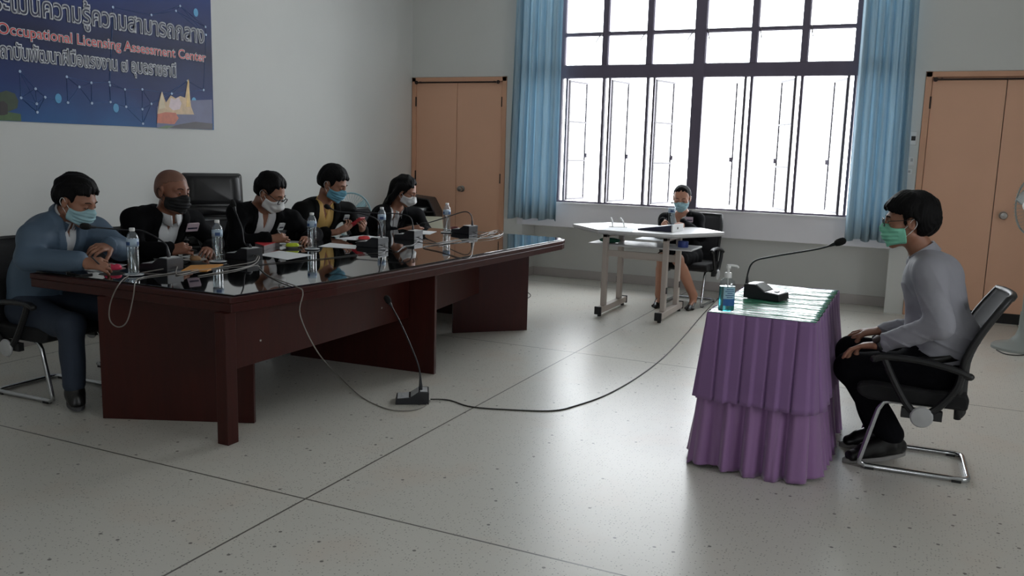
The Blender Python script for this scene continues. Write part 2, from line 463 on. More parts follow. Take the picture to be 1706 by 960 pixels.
def rod(label, x0, x1, z):
    t = thing('curtain_rod', label, 'rod', ((x0 + x1) / 2, ROOM_B - .035, z))
    w = (x1 - x0) / 2
    MB().tube([(-w, 0, 0), (w, 0, 0)], .009, 8).build('pole', 'dark_metal', t, smooth=True)
    for s in (-1, 1):
        MB().ball((s * w, 0, 0), .021, 12).build('finial', 'dark_metal', t, smooth='all')
        MB().span((s * (w - .05) - .008, -.005, -.008), (s * (w - .05) + .008, .024, .012)).build('bracket', 'dark_metal', t)
rod('thin dark rod across the top of the peach door left of the window', -5.50, -4.43, 2.197)
rod('thin dark rod across the top of the peach door right of the window', .0, 1.14, 2.185)

# ------------------------------------------------------------------ curtains
def cloth_mat(name, rgb, transl, stripe=90):
    m = bpy.data.materials.new(name); m.use_nodes = True
    nt = m.node_tree; L = nt.links.new; b = nt.nodes['Principled BSDF']
    b.inputs['Base Color'].default_value = lin(rgb) + (1,); b.inputs['Roughness'].default_value = .85
    t = nt.nodes.new('ShaderNodeBsdfTranslucent'); t.inputs['Color'].default_value = lin(rgb) + (1,)
    mx = nt.nodes.new('ShaderNodeMixShader'); mx.inputs[0].default_value = transl
    tc = nt.nodes.new('ShaderNodeTexCoord'); mp = nt.nodes.new('ShaderNodeMapping'); mp.inputs['Scale'].default_value = (stripe, stripe, 3)
    n = nt.nodes.new('ShaderNodeTexNoise'); n.inputs['Scale'].default_value = 1; n.inputs['Detail'].default_value = 3
    L(tc.outputs['Object'], mp.inputs['Vector']); L(mp.outputs[0], n.inputs['Vector'])
    c = nt.nodes.new('ShaderNodeMix'); c.data_type = 'RGBA'
    c.inputs[6].default_value = tuple(v * .82 for v in lin(rgb)) + (1,); c.inputs[7].default_value = tuple(min(1, v * 1.15) for v in lin(rgb)) + (1,)
    L(n.outputs['Fac'], c.inputs[0]); L(c.outputs[2], b.inputs['Base Color']); L(c.outputs[2], t.inputs['Color'])
    o = nt.nodes['Material Output']
    L(b.outputs[0], mx.inputs[1]); L(t.outputs[0], mx.inputs[2]); L(mx.outputs[0], o.inputs[0])
    return m
M['curtain'] = cloth_mat('blue_curtain_cloth', (170, 191, 202), .38)
def curtain(label, top, bot, zt, zb, folds, seed):
    rnd = random.Random(seed)
    t = thing('curtain', label, 'curtain', ((top[0] + top[1]) / 2, ROOM_B - .1, zt))
    nx, nz = 150, 30
    ph = [rnd.uniform(0, 6.28) for _ in range(4)]
    v = []; f = []
    for j in range(nz + 1):
        w = j / nz; z = zt + (zb - zt) * w
        for i in range(nx + 1):
            u = i / nx
            uu = u + .012 * math.sin(u * 17 + ph[3] + w * 1.5)
            x = (top[0] + (top[1] - top[0]) * uu) * (1 - w) + (bot[0] + (bot[1] - bot[0]) * uu) * w
            a = .030 + .02 * w
            y = a * math.sin(6.283 * folds * uu + ph[0] + .8 * math.sin(w * 2.2 + ph[1])) + .35 * a * math.sin(6.283 * folds * 2.3 * uu + ph[2] + w * 1.4)
            x += .3 * a * math.cos(6.283 * folds * uu + ph[0])
            zz = z + (.012 * math.sin(6.283 * folds * .5 * u + ph[1]) - .015 * u * 0 if j == nz else 0)
            v.append((x - t.location.x, y, zz - zt))
    for j in range(nz):
        for i in range(nx):
            a = j * (nx + 1) + i; f.append((a, a + 1, a + nx + 2, a + nx + 1))
    o = MB().raw(v, f).build('drape', 'curtain', t, smooth='all')
    s = o.modifiers.new('solid', 'SOLIDIFY'); s.thickness = .003
    b = MB()
    for k in range(9):
        x = (top[0] + (top[1] - top[0]) * (k + .5) / 9) - t.location.x
        b.tube([(x + .024 * math.cos(a * .628), 0, .03 + .024 * math.sin(a * .628)) for a in range(10)], .003, 6, closed=True)
    b.build('ring', 'dark_metal', t)
    return t
curtain('pale blue curtain hanging at the left side of the big window', (-4.20, -3.645), (-4.255, -3.63), 3.44, .695, 6.5, 3)
curtain('pale blue curtain hanging at the right side of the big window, beside the wall switches', (-.66, -.205), (-.64, -.13), 3.44, .69, 7, 11)
t = thing('curtain_pole', 'long dark pole above the big window carrying both blue curtains', 'rod', (-2.19, ROOM_B - .1, 3.47))
MB().tube([(-2.2, 0, 0), (2.2, 0, 0)], .012, 10).build('pole', 'dark_metal', t, smooth=True)
for s in (-1, 0, 1): MB().span((s * 2.1 - .012, 0, -.02), (s * 2.1 + .012, .1, .03)).build('bracket', 'dark_metal', t)

# ------------------------------------------------------------------ wall switches
def plate(name, label, x, z, w, h, kids):
    t = thing(name, label, 'switch', (x, ROOM_B, z))
    MB().box((0, -.011, 0), (w, .022, h)).build('housing', 'white_plastic', t, bevel=.004)
    for (kx, kz, kw, kh, nm, m) in kids: MB().box((kx, -.024, kz), (kw, .006, kh)).build(nm, m, t, bevel=.001)
plate('fan_controller', 'small white wall box with a black square, beside the right curtain', -.137, 1.655, .055, .12, [(0, 0, .036, .04, 'screen', 'black_plastic')])
plate('light_switch', 'small white wall switch just below the white box with black square', -.142, 1.445, .06, .075, [(.008, .012, .02, .03, 'rocker', 'grey_cap')])
plate('socket', 'tiny white round edged socket, lowest fitting beside the right curtain', -.145, 1.35, .05, .05, [(0, 0, .02, .02, 'face', 'grey_cap')])

# ------------------------------------------------------------------ banner on the left wall
def banner_mat():
    m = bpy.data.materials.new('printed_banner'); m.use_nodes = True
    nt = m.node_tree; L = nt.links.new; b = nt.nodes['Principled BSDF']
    tc = nt.nodes.new('ShaderNodeTexCoord'); s = nt.nodes.new('ShaderNodeSeparateXYZ'); L(tc.outputs['Object'], s.inputs[0])
    r = nt.nodes.new('ShaderNodeValToRGB'); e = r.color_ramp.elements
    mr = nt.nodes.new('ShaderNodeMapRange'); mr.inputs[1].default_value = 0; mr.inputs[2].default_value = 1.3; L(s.outputs[2], mr.inputs[0])
    n = nt.nodes.new('ShaderNodeTexNoise'); n.inputs['Scale'].default_value = 1.6; n.inputs['Detail'].default_value = 4; L(tc.outputs['Object'], n.inputs['Vector'])
    ad = nt.nodes.new('ShaderNodeMath'); ad.operation = 'MULTIPLY_ADD'; ad.inputs[1].default_value = .3; L(n.outputs['Fac'], ad.inputs[0]); L(mr.outputs[0], ad.inputs[2])
    L(ad.outputs[0], r.inputs[0])
    e[0].position = .12; e[0].color = lin((34, 92, 150)) + (1,)
    e[1].position = .95; e[1].color = lin((30, 54, 120)) + (1,)
    k = r.color_ramp.elements.new(.34); k.color = lin((22, 48, 108)) + (1,)
    k = r.color_ramp.elements.new(.6); k.color = lin((16, 24, 66)) + (1,)
    L(r.outputs[0], b.inputs['Base Color']); b.inputs['Roughness'].default_value = .48; b.inputs['Specular IOR Level'].default_value = .3
    return m
BY0, BY1, BZ0, BZ1 = 2.1, 5.757, 1.548, 2.95
t = thing('wall_banner', 'blue printed banner with Thai and English lettering on the left wall', 'banner', (ROOM_L + .001, BY0, BZ0))
MB().span((.003, 0, 0), (.006, BY1 - BY0, BZ1 - BZ0)).build('printed_sheet', banner_mat(), t)
M['ink_white'] = mat('white_ink', (222, 224, 230), .45, var=(40, .03))
M['ink_navy'] = mat('navy_ink', (20, 26, 62), .45, var=(40, .05))
M['ink_red'] = mat('red_ink', (206, 52, 54), .45, var=(40, .05))
def bpt(y, z, d=.0): return (.0075 + d, y - BY0, z - BZ0)
def to_mesh(o, name, m):
    bpy.context.view_layer.update()
    me = bpy.data.meshes.new_from_object(o.evaluated_get(bpy.context.evaluated_depsgraph_get()))
    mw = o.matrix_local.copy(); cu = o.data
    bpy.data.objects.remove(o); bpy.data.curves.remove(cu)
    me.transform(mw); me.materials.clear()
    return link_mesh(name, me, m, t)
def text(name, body, y0, y1, zb, cap, m, outline, d, ref=None):
    c = bpy.data.curves.new(name, 'FONT'); c.body = ref or body; c.size = 1
    o = bpy.data.objects.new(name, c); COL.objects.link(o)
    bpy.context.view_layer.update(); w_ref = o.dimensions.x
    c.body = body; bpy.context.view_layer.update(); w_all = o.dimensions.x
    sx = (y1 - y0) / w_ref; sz = cap / .72
    c.resolution_u = 4
    if outline:
        c.fill_mode = 'NONE'; c.bevel_depth = outline / ((sx + sz) / 2); c.bevel_resolution = 0
    flat_d = .02 if outline else 1
    o.matrix_local = Matrix.Translation(bpt(y1 - w_all * sx, zb, d)) @ Matrix.Rotation(math.pi / 2, 4, 'Z') @ Matrix.Rotation(math.pi / 2, 4, 'X') @ Matrix.Diagonal((sx, sz, flat_d, 1))
    return to_mesh(o, name, m)
L1, L2, L3 = 'ศูนย์ประเมินความรู้ความสามารถกลาง', 'Occupational Licensing Assessment Center', 'สถาบันพัฒนาฝีมือแรงงาน ๗ อุบลราชธานี'
for (L_, ya, yb, zb, cap, ref, ink, ow) in ((L1, 4.57, 5.655, 2.262, .135, 'ความสามารถกลาง', 'ink_navy', .0085), (L2, 4.845, 5.675, 2.112, .074, 'Assessment Center', 'ink_red', .0055), (L3, 3.80, 5.345, 1.958, .098, L3, 'ink_navy', .0075)):
    text('lettering', L_, ya, yb, zb, cap, ink, 0, .0032, ref)
    text('lettering_outline', L_, ya, yb, zb, cap, 'ink_white', ow, .0014, ref)
# network pattern of dots and thin lines
rn = random.Random(5); pts = []
for (px, py) in ((33, 119), (111, 128), (152, 138), (182, 137), (183, 142), (59, 148), (132, 145), (208, 149), (237, 149), (75, 162), (35, 163), (61, 173), (113, 171), (153, 172), (184, 170), (210, 178), (252, 173), (237, 182), (62, 187), (188, 12), (252, 25), (300, 10), (293, 18), (343, 58), (342, 45), (312, 135), (339, 150), (286, 156), (238, 206)):
    p = A(px, py, X=ROOM_L + .007); pts.append((p[1], p[2]))
ink = mat('pale_blue_ink', (178, 200, 228), .45, var=(40, .04))
RY = Matrix.Rotation(math.pi / 2, 4, 'Z') @ Matrix.Rotation(math.pi / 2, 4, 'X')
for (y, z) in pts: MB().prism([(.010 * math.cos(a * .785), .010 * math.sin(a * .785)) for a in range(8)], 0, .0008, Matrix.Translation(bpt(y, z)) @ RY).build('network_dot', ink, t)
b = MB()
for i, p in enumerate(pts):
    for q in sorted(pts, key=lambda k: (k[0] - p[0]) ** 2 + (k[1] - p[1]) ** 2)[1:4]:
        if math.dist(p, q) < .9: b.tube([bpt(p[0], p[1], .0), bpt(q[0], q[1], .0)], .0012, 4)
b.build('network_lines', mat('blue_line_ink', (92, 126, 180), .45, var=(40, .04)), t)
ink = mat('cyan_ink', (62, 150, 200), .45, var=(30, .06))
for (px, py) in ((97, 164), (193, 180), (323, 169), (326, 21)):
    p = A(px, py, X=ROOM_L + .007); MB().prism([(.026 * math.cos(a * .524), .034 * math.sin(a * .524)) for a in range(12)], 0, .0006, Matrix.Translation(bpt(p[1], p[2])) @ RY).build('network_glow_dot', ink, t)
def flat(name, pxs, m, d=0.):
    P3 = [A(x, y, X=ROOM_L + .007) for x, y in pxs]
    v = [bpt(p[1], p[2], d) for p in P3] + [bpt(p[1], p[2], d + .0008) for p in P3]; n = len(pxs)
    MB().raw(v, [tuple(range(n)), tuple(range(2 * n - 1, n - 1, -1))] + [(i, n + i, n + (i + 1) % n, (i + 1) % n) for i in range(n)]).build(name, m, t)
flat('printed_landscape', [(261, 213), (261, 178), (275, 172), (300, 168), (353, 166), (353.5, 216)], mat('dusk_print', (88, 92, 128), .45, var=(9, .25)))
flat('printed_spires', [(262, 190), (264, 172), (268, 155), (270, 153), (273, 163), (276, 171), (284, 159), (292, 164), (300, 160), (308, 163), (312, 136), (314, 136), (316, 160), (318, 178), (323, 191)], mat('gold_print', (206, 176, 138), .45, var=(25, .35)), .001)
flat('printed_mist', [(281, 178), (284, 163), (291, 166), (297, 162), (302, 172), (299, 182), (288, 184)], mat('pale_print', (216, 196, 200), .45, var=(25, .2)), .0015)
flat('printed_pillar', [(310, 178), (312, 134), (313, 132), (314.5, 136), (316, 178)], mat('bright_gold_print', (226, 190, 120), .45, var=(25, .3)), .002)
flat('printed_spire', [(264, 182), (267, 160), (269, 152), (271, 160), (275, 180)], mat('cream_print', (216, 198, 164), .45, var=(25, .25)), .002)
flat('printed_lanterns', [(261, 205), (262, 190), (275, 187), (292, 188), (297, 197), (290, 207)], mat('orange_print', (196, 104, 74), .45, var=(30, .3)), .002)
flat('printed_road', [(275, 213), (300, 207), (325, 203), (353.5, 206), (353.5, 216)], mat('road_print', (62, 56, 64), .45, var=(20, .2)), .002)
flat('printed_roadside', [(262, 213.3), (276, 209), (290, 210), (278, 214)], mat('green_print', (86, 112, 74), .45, var=(20, .3)), .003)
flat('printed_field', [(-14, 200), (-14, 186), (10, 186), (34, 190), (35, 202)], mat('grass_print', (66, 96, 52), .45, var=(20, .3)), .001)
flat('printed_tree', [(-12, 190), (-14, 165), (-4, 155), (10, 151), (24, 156), (30, 168), (28, 180), (14, 186)], mat('tree_print', (42, 62, 36), .45, var=(30, .4)), .002)
flat('printed_trunk', [(-4, 192), (-2, 170), (5, 168), (12, 174), (12, 190), (6, 192)], mat('trunk_print', (34, 26, 26), .45, var=(30, .3)), .003)

# ================================================================== furniture
def wood_mat():
    m = bpy.data.materials.new('mahogany_laminate'); m.use_nodes = True
    nt = m.node_tree; L = nt.links.new; b = nt.nodes['Principled BSDF']
    tc = nt.nodes.new('ShaderNodeTexCoord'); mp = nt.nodes.new('ShaderNodeMapping'); mp.inputs['Scale'].default_value = (14, 14, 1.2)
    n = nt.nodes.new('ShaderNodeTexNoise'); n.inputs['Scale'].default_value = 2.2; n.inputs['Detail'].default_value = 6; n.inputs['Distortion'].default_value = .8
    L(tc.outputs['Object'], mp.inputs['Vector']); L(mp.outputs[0], n.inputs['Vector'])
    c = nt.nodes.new('ShaderNodeMix'); c.data_type = 'RGBA'
    c.inputs[6].default_value = lin((44, 14, 11)) + (1,); c.inputs[7].default_value = lin((68, 24, 18)) + (1,)
    L(n.outputs['Fac'], c.inputs[0]); L(c.outputs[2], b.inputs['Base Color'])
    b.inputs['Roughness'].default_value = .38; b.inputs['Specular IOR Level'].default_value = .3
    return m
M['mahogany'] = wood_mat()
TZ = .725                                   # wooden top of the long table; the glass sheet lies on it
GZ = TZ + .008
right = [(-2.907, 3.078), (-2.80, 3.755), (-2.737, 4.714), (-2.705, 5.242), (-2.67, 5.964), (-2.645, 6.60), (-2.665, 6.70), (-2.74, 6.765)]
left = [(-4.02, 6.80), (-4.12, 6.74), (-4.21, 5.9), (-4.28, 4.9), (-4.31, 4.0), (-4.31, 3.07)]
outline = right + left
t = thing('conference_table', 'long dark mahogany conference table under a glass sheet', 'table', (-3.5, 4.9, 0))
org = Vector((-3.5, 4.9, 0)); TI = Matrix.Translation(-org)
def shrink(poly, d):
    cx = sum(p[0] for p in poly) / len(poly); cy = sum(p[1] for p in poly) / len(poly); out = []
    for x, y in poly:
        l = math.hypot(x - cx, y - cy); out.append((cx + (x - cx) * (1 - d / l), cy + (y - cy) * (1 - d / l)))
    return out
MB().prism(outline, TZ - .03, TZ, TI).build('tabletop', 'mahogany', t, bevel=.006)
MB().prism(shrink(outline, .006), TZ - .075, TZ - .03, TI).build('edge_band', 'mahogany', t, bevel=.004)
def panel(name, a, c, th, z0, z1, m='mahogany'):
    a, c = Vector((a[0], a[1], 0)), Vector((c[0], c[1], 0)); d = (c - a); n = Vector((-d.y, d.x, 0)).normalized() * th / 2
    MB().prism([tuple((a - n)[:2]), tuple((c - n)[:2]), tuple((c + n)[:2]), tuple((a + n)[:2])], z0, z1, TI).build(name, m, t, bevel=.002)
panel('end_panel', (-3.79, 3.075), (-3.06, 3.40), .03, 0, TZ - .075)
MB().span((-2.99, 3.058, 0), (-2.922, 3.13, TZ - .075), TI).build('corner_post', 'mahogany', t, bevel=.003)
panel('modesty_panel', (-2.955, 3.13), (-2.95, 4.71), .02, .36, TZ - .075)
panel('middle_panel', (-3.87, 4.68), (-2.76, 4.745), .03, 0, TZ - .075)
panel('modesty_panel', (-2.97, 4.76), (-3.10, 5.98), .02, .33, TZ - .075)
panel('far_panel', (-3.29, 5.92), (-2.835, 6.345), .03, 0, TZ - .075)
panel('far_end_panel', (-3.95, 6.62), (-3.15, 6.62), .03, 0, TZ - .075)
panel('under_shelf', (-3.86, 3.32), (-3.86, 4.6), .15, TZ - .125, TZ - .11)
for (x, y, z) in ((-2.944, 3.32, .47), (-2.944, 4.4, .47)):
    MB().ball((x, y, z), .007, 8, TI).build('screw_cap', 'steel', t, smooth='all')
# the glass sheet
gm = bpy.data.materials.new('table_glass_sheet'); gm.use_nodes = True
nt = gm.node_tree; b_ = nt.nodes['Principled BSDF']
b_.inputs['Base Color'].default_value = lin((14, 17, 17)) + (1,); b_.inputs['Roughness'].default_value = .035; b_.inputs['IOR'].default_value = 1.6
b_.inputs['Coat Weight'].default_value = .6; b_.inputs['Coat Roughness'].default_value = .02
_n = nt.nodes.new('ShaderNodeTexNoise'); _n.inputs['Scale'].default_value = 3
_m = nt.nodes.new('ShaderNodeMapRange'); _m.inputs[3].default_value = .025; _m.inputs[4].default_value = .06
nt.links.new(_n.outputs['Fac'], _m.inputs[0]); nt.links.new(_m.outputs[0], b_.inputs['Roughness'])
gl = MB().prism(shrink(outline, .035), TZ, GZ, TI).build('glass_sheet', gm, None, bevel=.002, origin=(0, 0, 0))
gl.location = org; tag(gl, 'dark reflective glass sheet covering the long conference table', 'glass top')

# ------------------------------------------------------------------ cantilever visitor chair, sitter faces local +x
def make_chair(label, group):
    c = thing('visitor_chair', label, 'chair', (0, 0, 0), 0, group)
    w = .195
    half = [(-.10, w, .345), (.10, w, .345), (.135, w, .335), (.155, w, .30), (.215, w, .05), (.218, w, .028), (.19, w, .014), (-.22, w, .014), (-.245, w * .93, .014), (-.25, w * .8, .014)]
    path = half + [(x, -y, z) for x, y, z in reversed(half)]
    pts = []
    for i in range(len(path) - 1):
        a, b = Vector(path[i]), Vector(path[i + 1]); n = max(1, int((b - a).length / .05))
        pts += [a.lerp(b, k / n) for k in range(n)]
    pts.append(Vector(path[-1]))
    MB().tube(pts, .0125, 10).build('base_frame', 'chrome', c, smooth='all')
    for s in (-1, 1):
        for x in (.17, -.2): MB().span((x - .02, s * w - .013, 0), (x + .02, s * w + .013, .012)).build('glide', 'black_plastic', c)
    # seat pad, waterfall front
    prof = [(-.21, .345), (.20, .345), (.245, .365), (.26, .395), (.245, .418), (.19, .428), (-.05, .418), (-.20, .422), (-.215, .40)]
    MB().extr_y(prof, -.235, .235).build('seat', 'black_fabric', c, smooth=True, bevel=.018, seg=3)
    # curved mesh back in a plastic frame
    def back(u, v):                      # u -1..1 across, v 0..1 up
        x = -.215 - .06 * v - .10 * max(0, v - .45) ** 1.3 * 2 + .03 * math.sin(v * 3.0) + .05 * (u * u) * .8
        z = .30 + .56 * v
        return (x, u * (.205 + .02 * math.sin(v * 2.6) - .03 * max(0, v - .8) * 3), z)
    nu, nv = 10, 14; v = []; f = []
    for j in range(nv + 1):
        for i in range(nu + 1): v.append(back(-1 + 2 * i / nu, j / nv))
    for j in range(nv):
        for i in range(nu):
            a = j * (nu + 1) + i; f.append((a, a + 1, a + nu + 2, a + nu + 1))
    o = MB().raw(v, f).build('backrest', 'black_mesh', c, smooth='all')
    s_ = o.modifiers.new('solid', 'SOLIDIFY'); s_.thickness = .022; s_.offset = 0
    rim = [back(-1, j / 10) for j in range(11)] + [back(-1 + 2 * i / 6, 1) for i in range(1, 6)] + [back(1, 1 - j / 10) for j in range(11)]
    MB().tube(rim, .016, 8).build('back_frame', 'black_plastic', c, smooth='all')
    for s in (-1, 1):
        arm = MB()
        ya = s * .262
        arm.tube(spline([(.19, ya, .548), (.14, ya, .562), (.0, ya, .560), (-.14, ya, .535), (-.20, ya, .512)], 5), .021, 8, flat=.75)
        arm.tube(spline([(.15, ya, .553), (.11, ya, .47), (.045, ya, .36), (.0, ya, .31)], 5), .017, 8)
        arm.tube(spline([(-.17, ya, .52), (-.15, ya, .44), (-.08, ya, .345), (-.02, ya, .31)], 5), .017, 8)
        arm.span((-.11, s * .23, .29), (.06, ya, .335))
        arm.ball((.19, ya, .548), (.021, .021, .017), 10).ball((-.20, ya, .512), (.021, .021, .017), 10)
        ao = arm.build('armrest', 'black_plastic', c, smooth=True)
        MB().lathe([(.0, -.004), (.047, -.004), (.049, .004), (.043, .012), (.0, .016)], 24, TR((-.025, s * .272, .305), rx=-s * math.pi / 2)).build('pivot_cap', 'grey_cap', ao, smooth=True)
    return c
CH = 'black cantilever visitor chairs'
chair0 = make_chair('black mesh chair in the foreground right under the man in the grey shirt', CH)
chair0.location = (.045, 4.50, 0); chair0.rotation_euler = (0, 0, math.pi + .04)
dup(chair0, (-4.44, 3.29, 0), .02, 'black mesh chair at far left under the man in the blue grey jacket', CH)
dup(chair0, (-4.47, 3.98, 0), 0, 'black mesh chair under the bald man at the long table', CH)
dup(chair0, (-4.50, 4.96, 0), -.03, 'black mesh chair under the man with glasses and white mask', CH)
dup(chair0, (-4.50, 5.70, 0), .0, 'black mesh chair under the man holding a red phone', CH)
dup(chair0, (-4.46, 6.68, 0), -.05, 'black mesh chair under the long haired woman at the long table', CH)
dup(chair0, (-2.02, 8.42, 0), -math.pi / 2 - .05, 'black mesh chair under the woman writing below the window', CH)

# ------------------------------------------------------------------ empty leather executive chair against the left wall
t = thing('executive_chair', 'empty high backed black leather chair between the bald man and the man with glasses', 'chair', (-5.09, 5.31, 0), -.62)
# back: stacked cushions, slight recline; sitter faces +x
def cushion(name, z0, z1, w0, w1, d, x, lean):
    pr = rrect(w0 * 2, z1 - z0, .03, 4)
    v = []; f = []; n = len(pr)
    lay = [(-d / 2, .90), (-d / 2 + .02, .98), (d / 2 - .035, 1.), (d / 2, .9), (d / 2 + .008, .6)]
    for (dx, sc) in lay:
        for (py, pz) in pr:
            zz = (z0 + z1) / 2 + pz * (1 - (1 - sc) * .6); k = (zz - .5)
            v.append((x + dx - lean * k, py * sc * (w0 + (w1 - w0) * ((zz - z0) / (z1 - z0))) / w0, zz))
    for j in range(len(lay) - 1):
        for i in range(n): f.append((j * n + i, j * n + (i + 1) % n, (j + 1) * n + (i + 1) % n, (j + 1) * n + i))
    f.append(tuple(range(n - 1, -1, -1))); f.append(tuple((len(lay) - 1) * n + i for i in range(n)))
    return MB().raw(v, f).build(name, 'black_leather', t, smooth=True, angle=55)
bk = cushion('backrest', .47, 1.19, .262, .245, .07, -.30, .10)
cushion('headrest', .935, 1.175, .232, .222, .05, -.252, .10)
for k in range(5): cushion('back_cushion', .525 + k * .08, .60 + k * .08, .225, .228, .045, -.252, .10)
MB().prism(rrect(.54, .52, .09, 5), .42, .50, Matrix.Translation((-.02, 0, 0))).build('seat', 'black_leather', t, smooth=True, bevel=.03, seg=3)
for s in (-1, 1):
    a = MB().tube(spline([(.16, s * .30, .68), (.0, s * .305, .70), (-.2, s * .30, .68), (-.27, s * .28, .62)], 5), .03, 10, flat=.7)
    a.tube(spline([(.15, s * .30, .67), (.19, s * .30, .58), (.08, s * .29, .46)], 5), .02, 8)
    a.build('armrest', 'black_leather', t, smooth='all')
MB().lathe([(.035, .10), (.035, .26), (.025, .27), (.025, .43)], 14, Matrix.Translation((-.02, 0, 0))).build('gas_lift', 'black_plastic', t, smooth=True)
for k in range(5):
    a = 2 * math.pi * k / 5 + .3
    e = (-.02 + .30 * math.cos(a), .30 * math.sin(a))
    lg = MB().tube([(-.02, 0, .115), (e[0], e[1], .075)], [.03, .02], 8).build('leg', 'black_plastic', t, smooth=True)
    MB().lathe([(.0, -.012), (.026, -.012), (.026, .012), (.0, .012)], 12, TR((e[0], e[1], .027), a, rx=math.pi / 2)).tube([(e[0], e[1], .027), (e[0], e[1], .078)], .008, 6).build('castor', 'black_plastic', lg, smooth=True)

# ------------------------------------------------------------------ folding table below the window
t = thing('folding_table', 'pale grey folding table with a lower shelf below the window', 'table', (-2.25, 7.65, 0), 0)
M['table_white'] = mat('white_laminate', (206, 206, 208), .32, var=(5, .03))
M['leg_grey'] = mat('beige_powder_coat', (176, 166, 158), .45, var=(12, .05))
hexa = [(-.70, -.06), (-.30, -.47), (.36, -.45), (.685, .10), (.40, .42), (-.50, .38)]
MB().prism(hexa, .755, .78).build('tabletop', 'table_white', t, bevel=.006)
MB().prism(shrink(hexa, .012), .742, .755).build('edge_band', 'grey_cap', t, bevel=.003)
MB().span((-.50, -.16, .612), (.46, .24, .628)).build('shelf', 'table_white', t, bevel=.004)
for s, xx in ((-1, -.28), (1, .27)):
    lg = MB().span((xx - .028, -.44, .03), (xx + .028, .30, .085))
    for yy in (-.30, .14): lg.span((xx - .022, yy - .03, .085), (xx + .022, yy + .03, .742))
    lg.span((xx - .022, -.33, .70), (xx + .022, .20, .742))
    lo = lg.build('leg_frame', 'leg_grey', t, bevel=.005)
    for yy in (-.44, .30): MB().span((xx - .031, yy - .012, .022), (xx + .031, yy + .012, .092)).build('end_cap', 'black_plastic', lo, bevel=.003)
    for yy in (-.40, .26): MB().lathe([(.016, 0), (.018, .006), (.012, .03)], 12, Matrix.Translation((xx, yy, 0))).build('foot', 'black_plastic', lo, smooth=True)
    for yy in (-.30, .14): MB().box((xx + s * .024, yy, .27), (.008, .03, .055)).build('adjuster', 'black_plastic', lo)
MB().span((-.26, -.31, .535), (.25, -.285, .59)).build('crossbar', 'leg_grey', t, bevel=.003)
MB().span((-.26, .125, .47), (.25, .15, .535)).build('crossbar', 'leg_grey', t, bevel=.003)

# ------------------------------------------------------------------ skirted table
SZ = .735
t = thing('skirted_table', 'small table with a two tier purple skirt and green covered top', 'table', (-.60, 4.48, 0))
so = Vector((-.60, 4.48, 0)); SI = Matrix.Translation(-so)
MB().span((-.845, 3.965, SZ - .03), (-.385, 5.02, SZ - .004), SI).build('tabletop', 'mahogany', t)
for x in (-.80, -.43):
    for y in (4.02, 4.95): MB().span((x - .02, y - .02, 0), (x + .02, y + .02, SZ - .03), SI).build('leg', 'steel', t)
def cover_mat():
    m = bpy.data.materials.new('green_plastic_cover'); m.use_nodes = True
    nt = m.node_tree; L = nt.links.new; b = nt.nodes['Principled BSDF']
    b.inputs['Base Color'].default_value = lin((70, 140, 112)) + (1,); b.inputs['Roughness'].default_value = .2; b.inputs['IOR'].default_value = 1.34
    tc = nt.nodes.new('ShaderNodeTexCoord'); mp = nt.nodes.new('ShaderNodeMapping'); mp.inputs['Scale'].default_value = (.35, 1, 1); mp.inputs['Rotation'].default_value = (0, 0, .05)
    n = nt.nodes.new('ShaderNodeTexWave'); n.bands_direction = 'Y'; n.inputs['Scale'].default_value = 7; n.inputs['Distortion'].default_value = 5; n.inputs['Detail'].default_value = 3; n.inputs['Detail Scale'].default_value = 2.5
    bp = nt.nodes.new('ShaderNodeBump'); bp.inputs['Strength'].default_value = .8; bp.inputs['Distance'].default_value = .006
    L(tc.outputs['Object'], mp.inputs['Vector']); L(mp.outputs[0], n.inputs['Vector']); L(n.outputs['Fac'], bp.inputs['Height'])
    L(bp.outputs[0], b.inputs['Normal'])
    return m
cv = []; cf = []; nx, ny = 16, 60
rnd = random.Random(4)
for j in range(ny + 1):
    for i in range(nx + 1):
        x = -.853 + .476 * i / nx; y = 3.958 + 1.072 * j / ny
        cv.append((x - so.x, y - so.y, SZ + .0016 * math.sin(j * 1.7 + .35 * i) + .001 * math.sin(j * 3.9 - i * .2)))
for j in range(ny):
    for i in range(nx): a = j * (nx + 1) + i; cf.append((a, a + 1, a + nx + 2, a + nx + 1))
o = MB().raw(cv, cf).build('plastic_cover', cover_mat(), t, smooth='all')
o.modifiers.new('solid', 'SOLIDIFY').thickness = .003
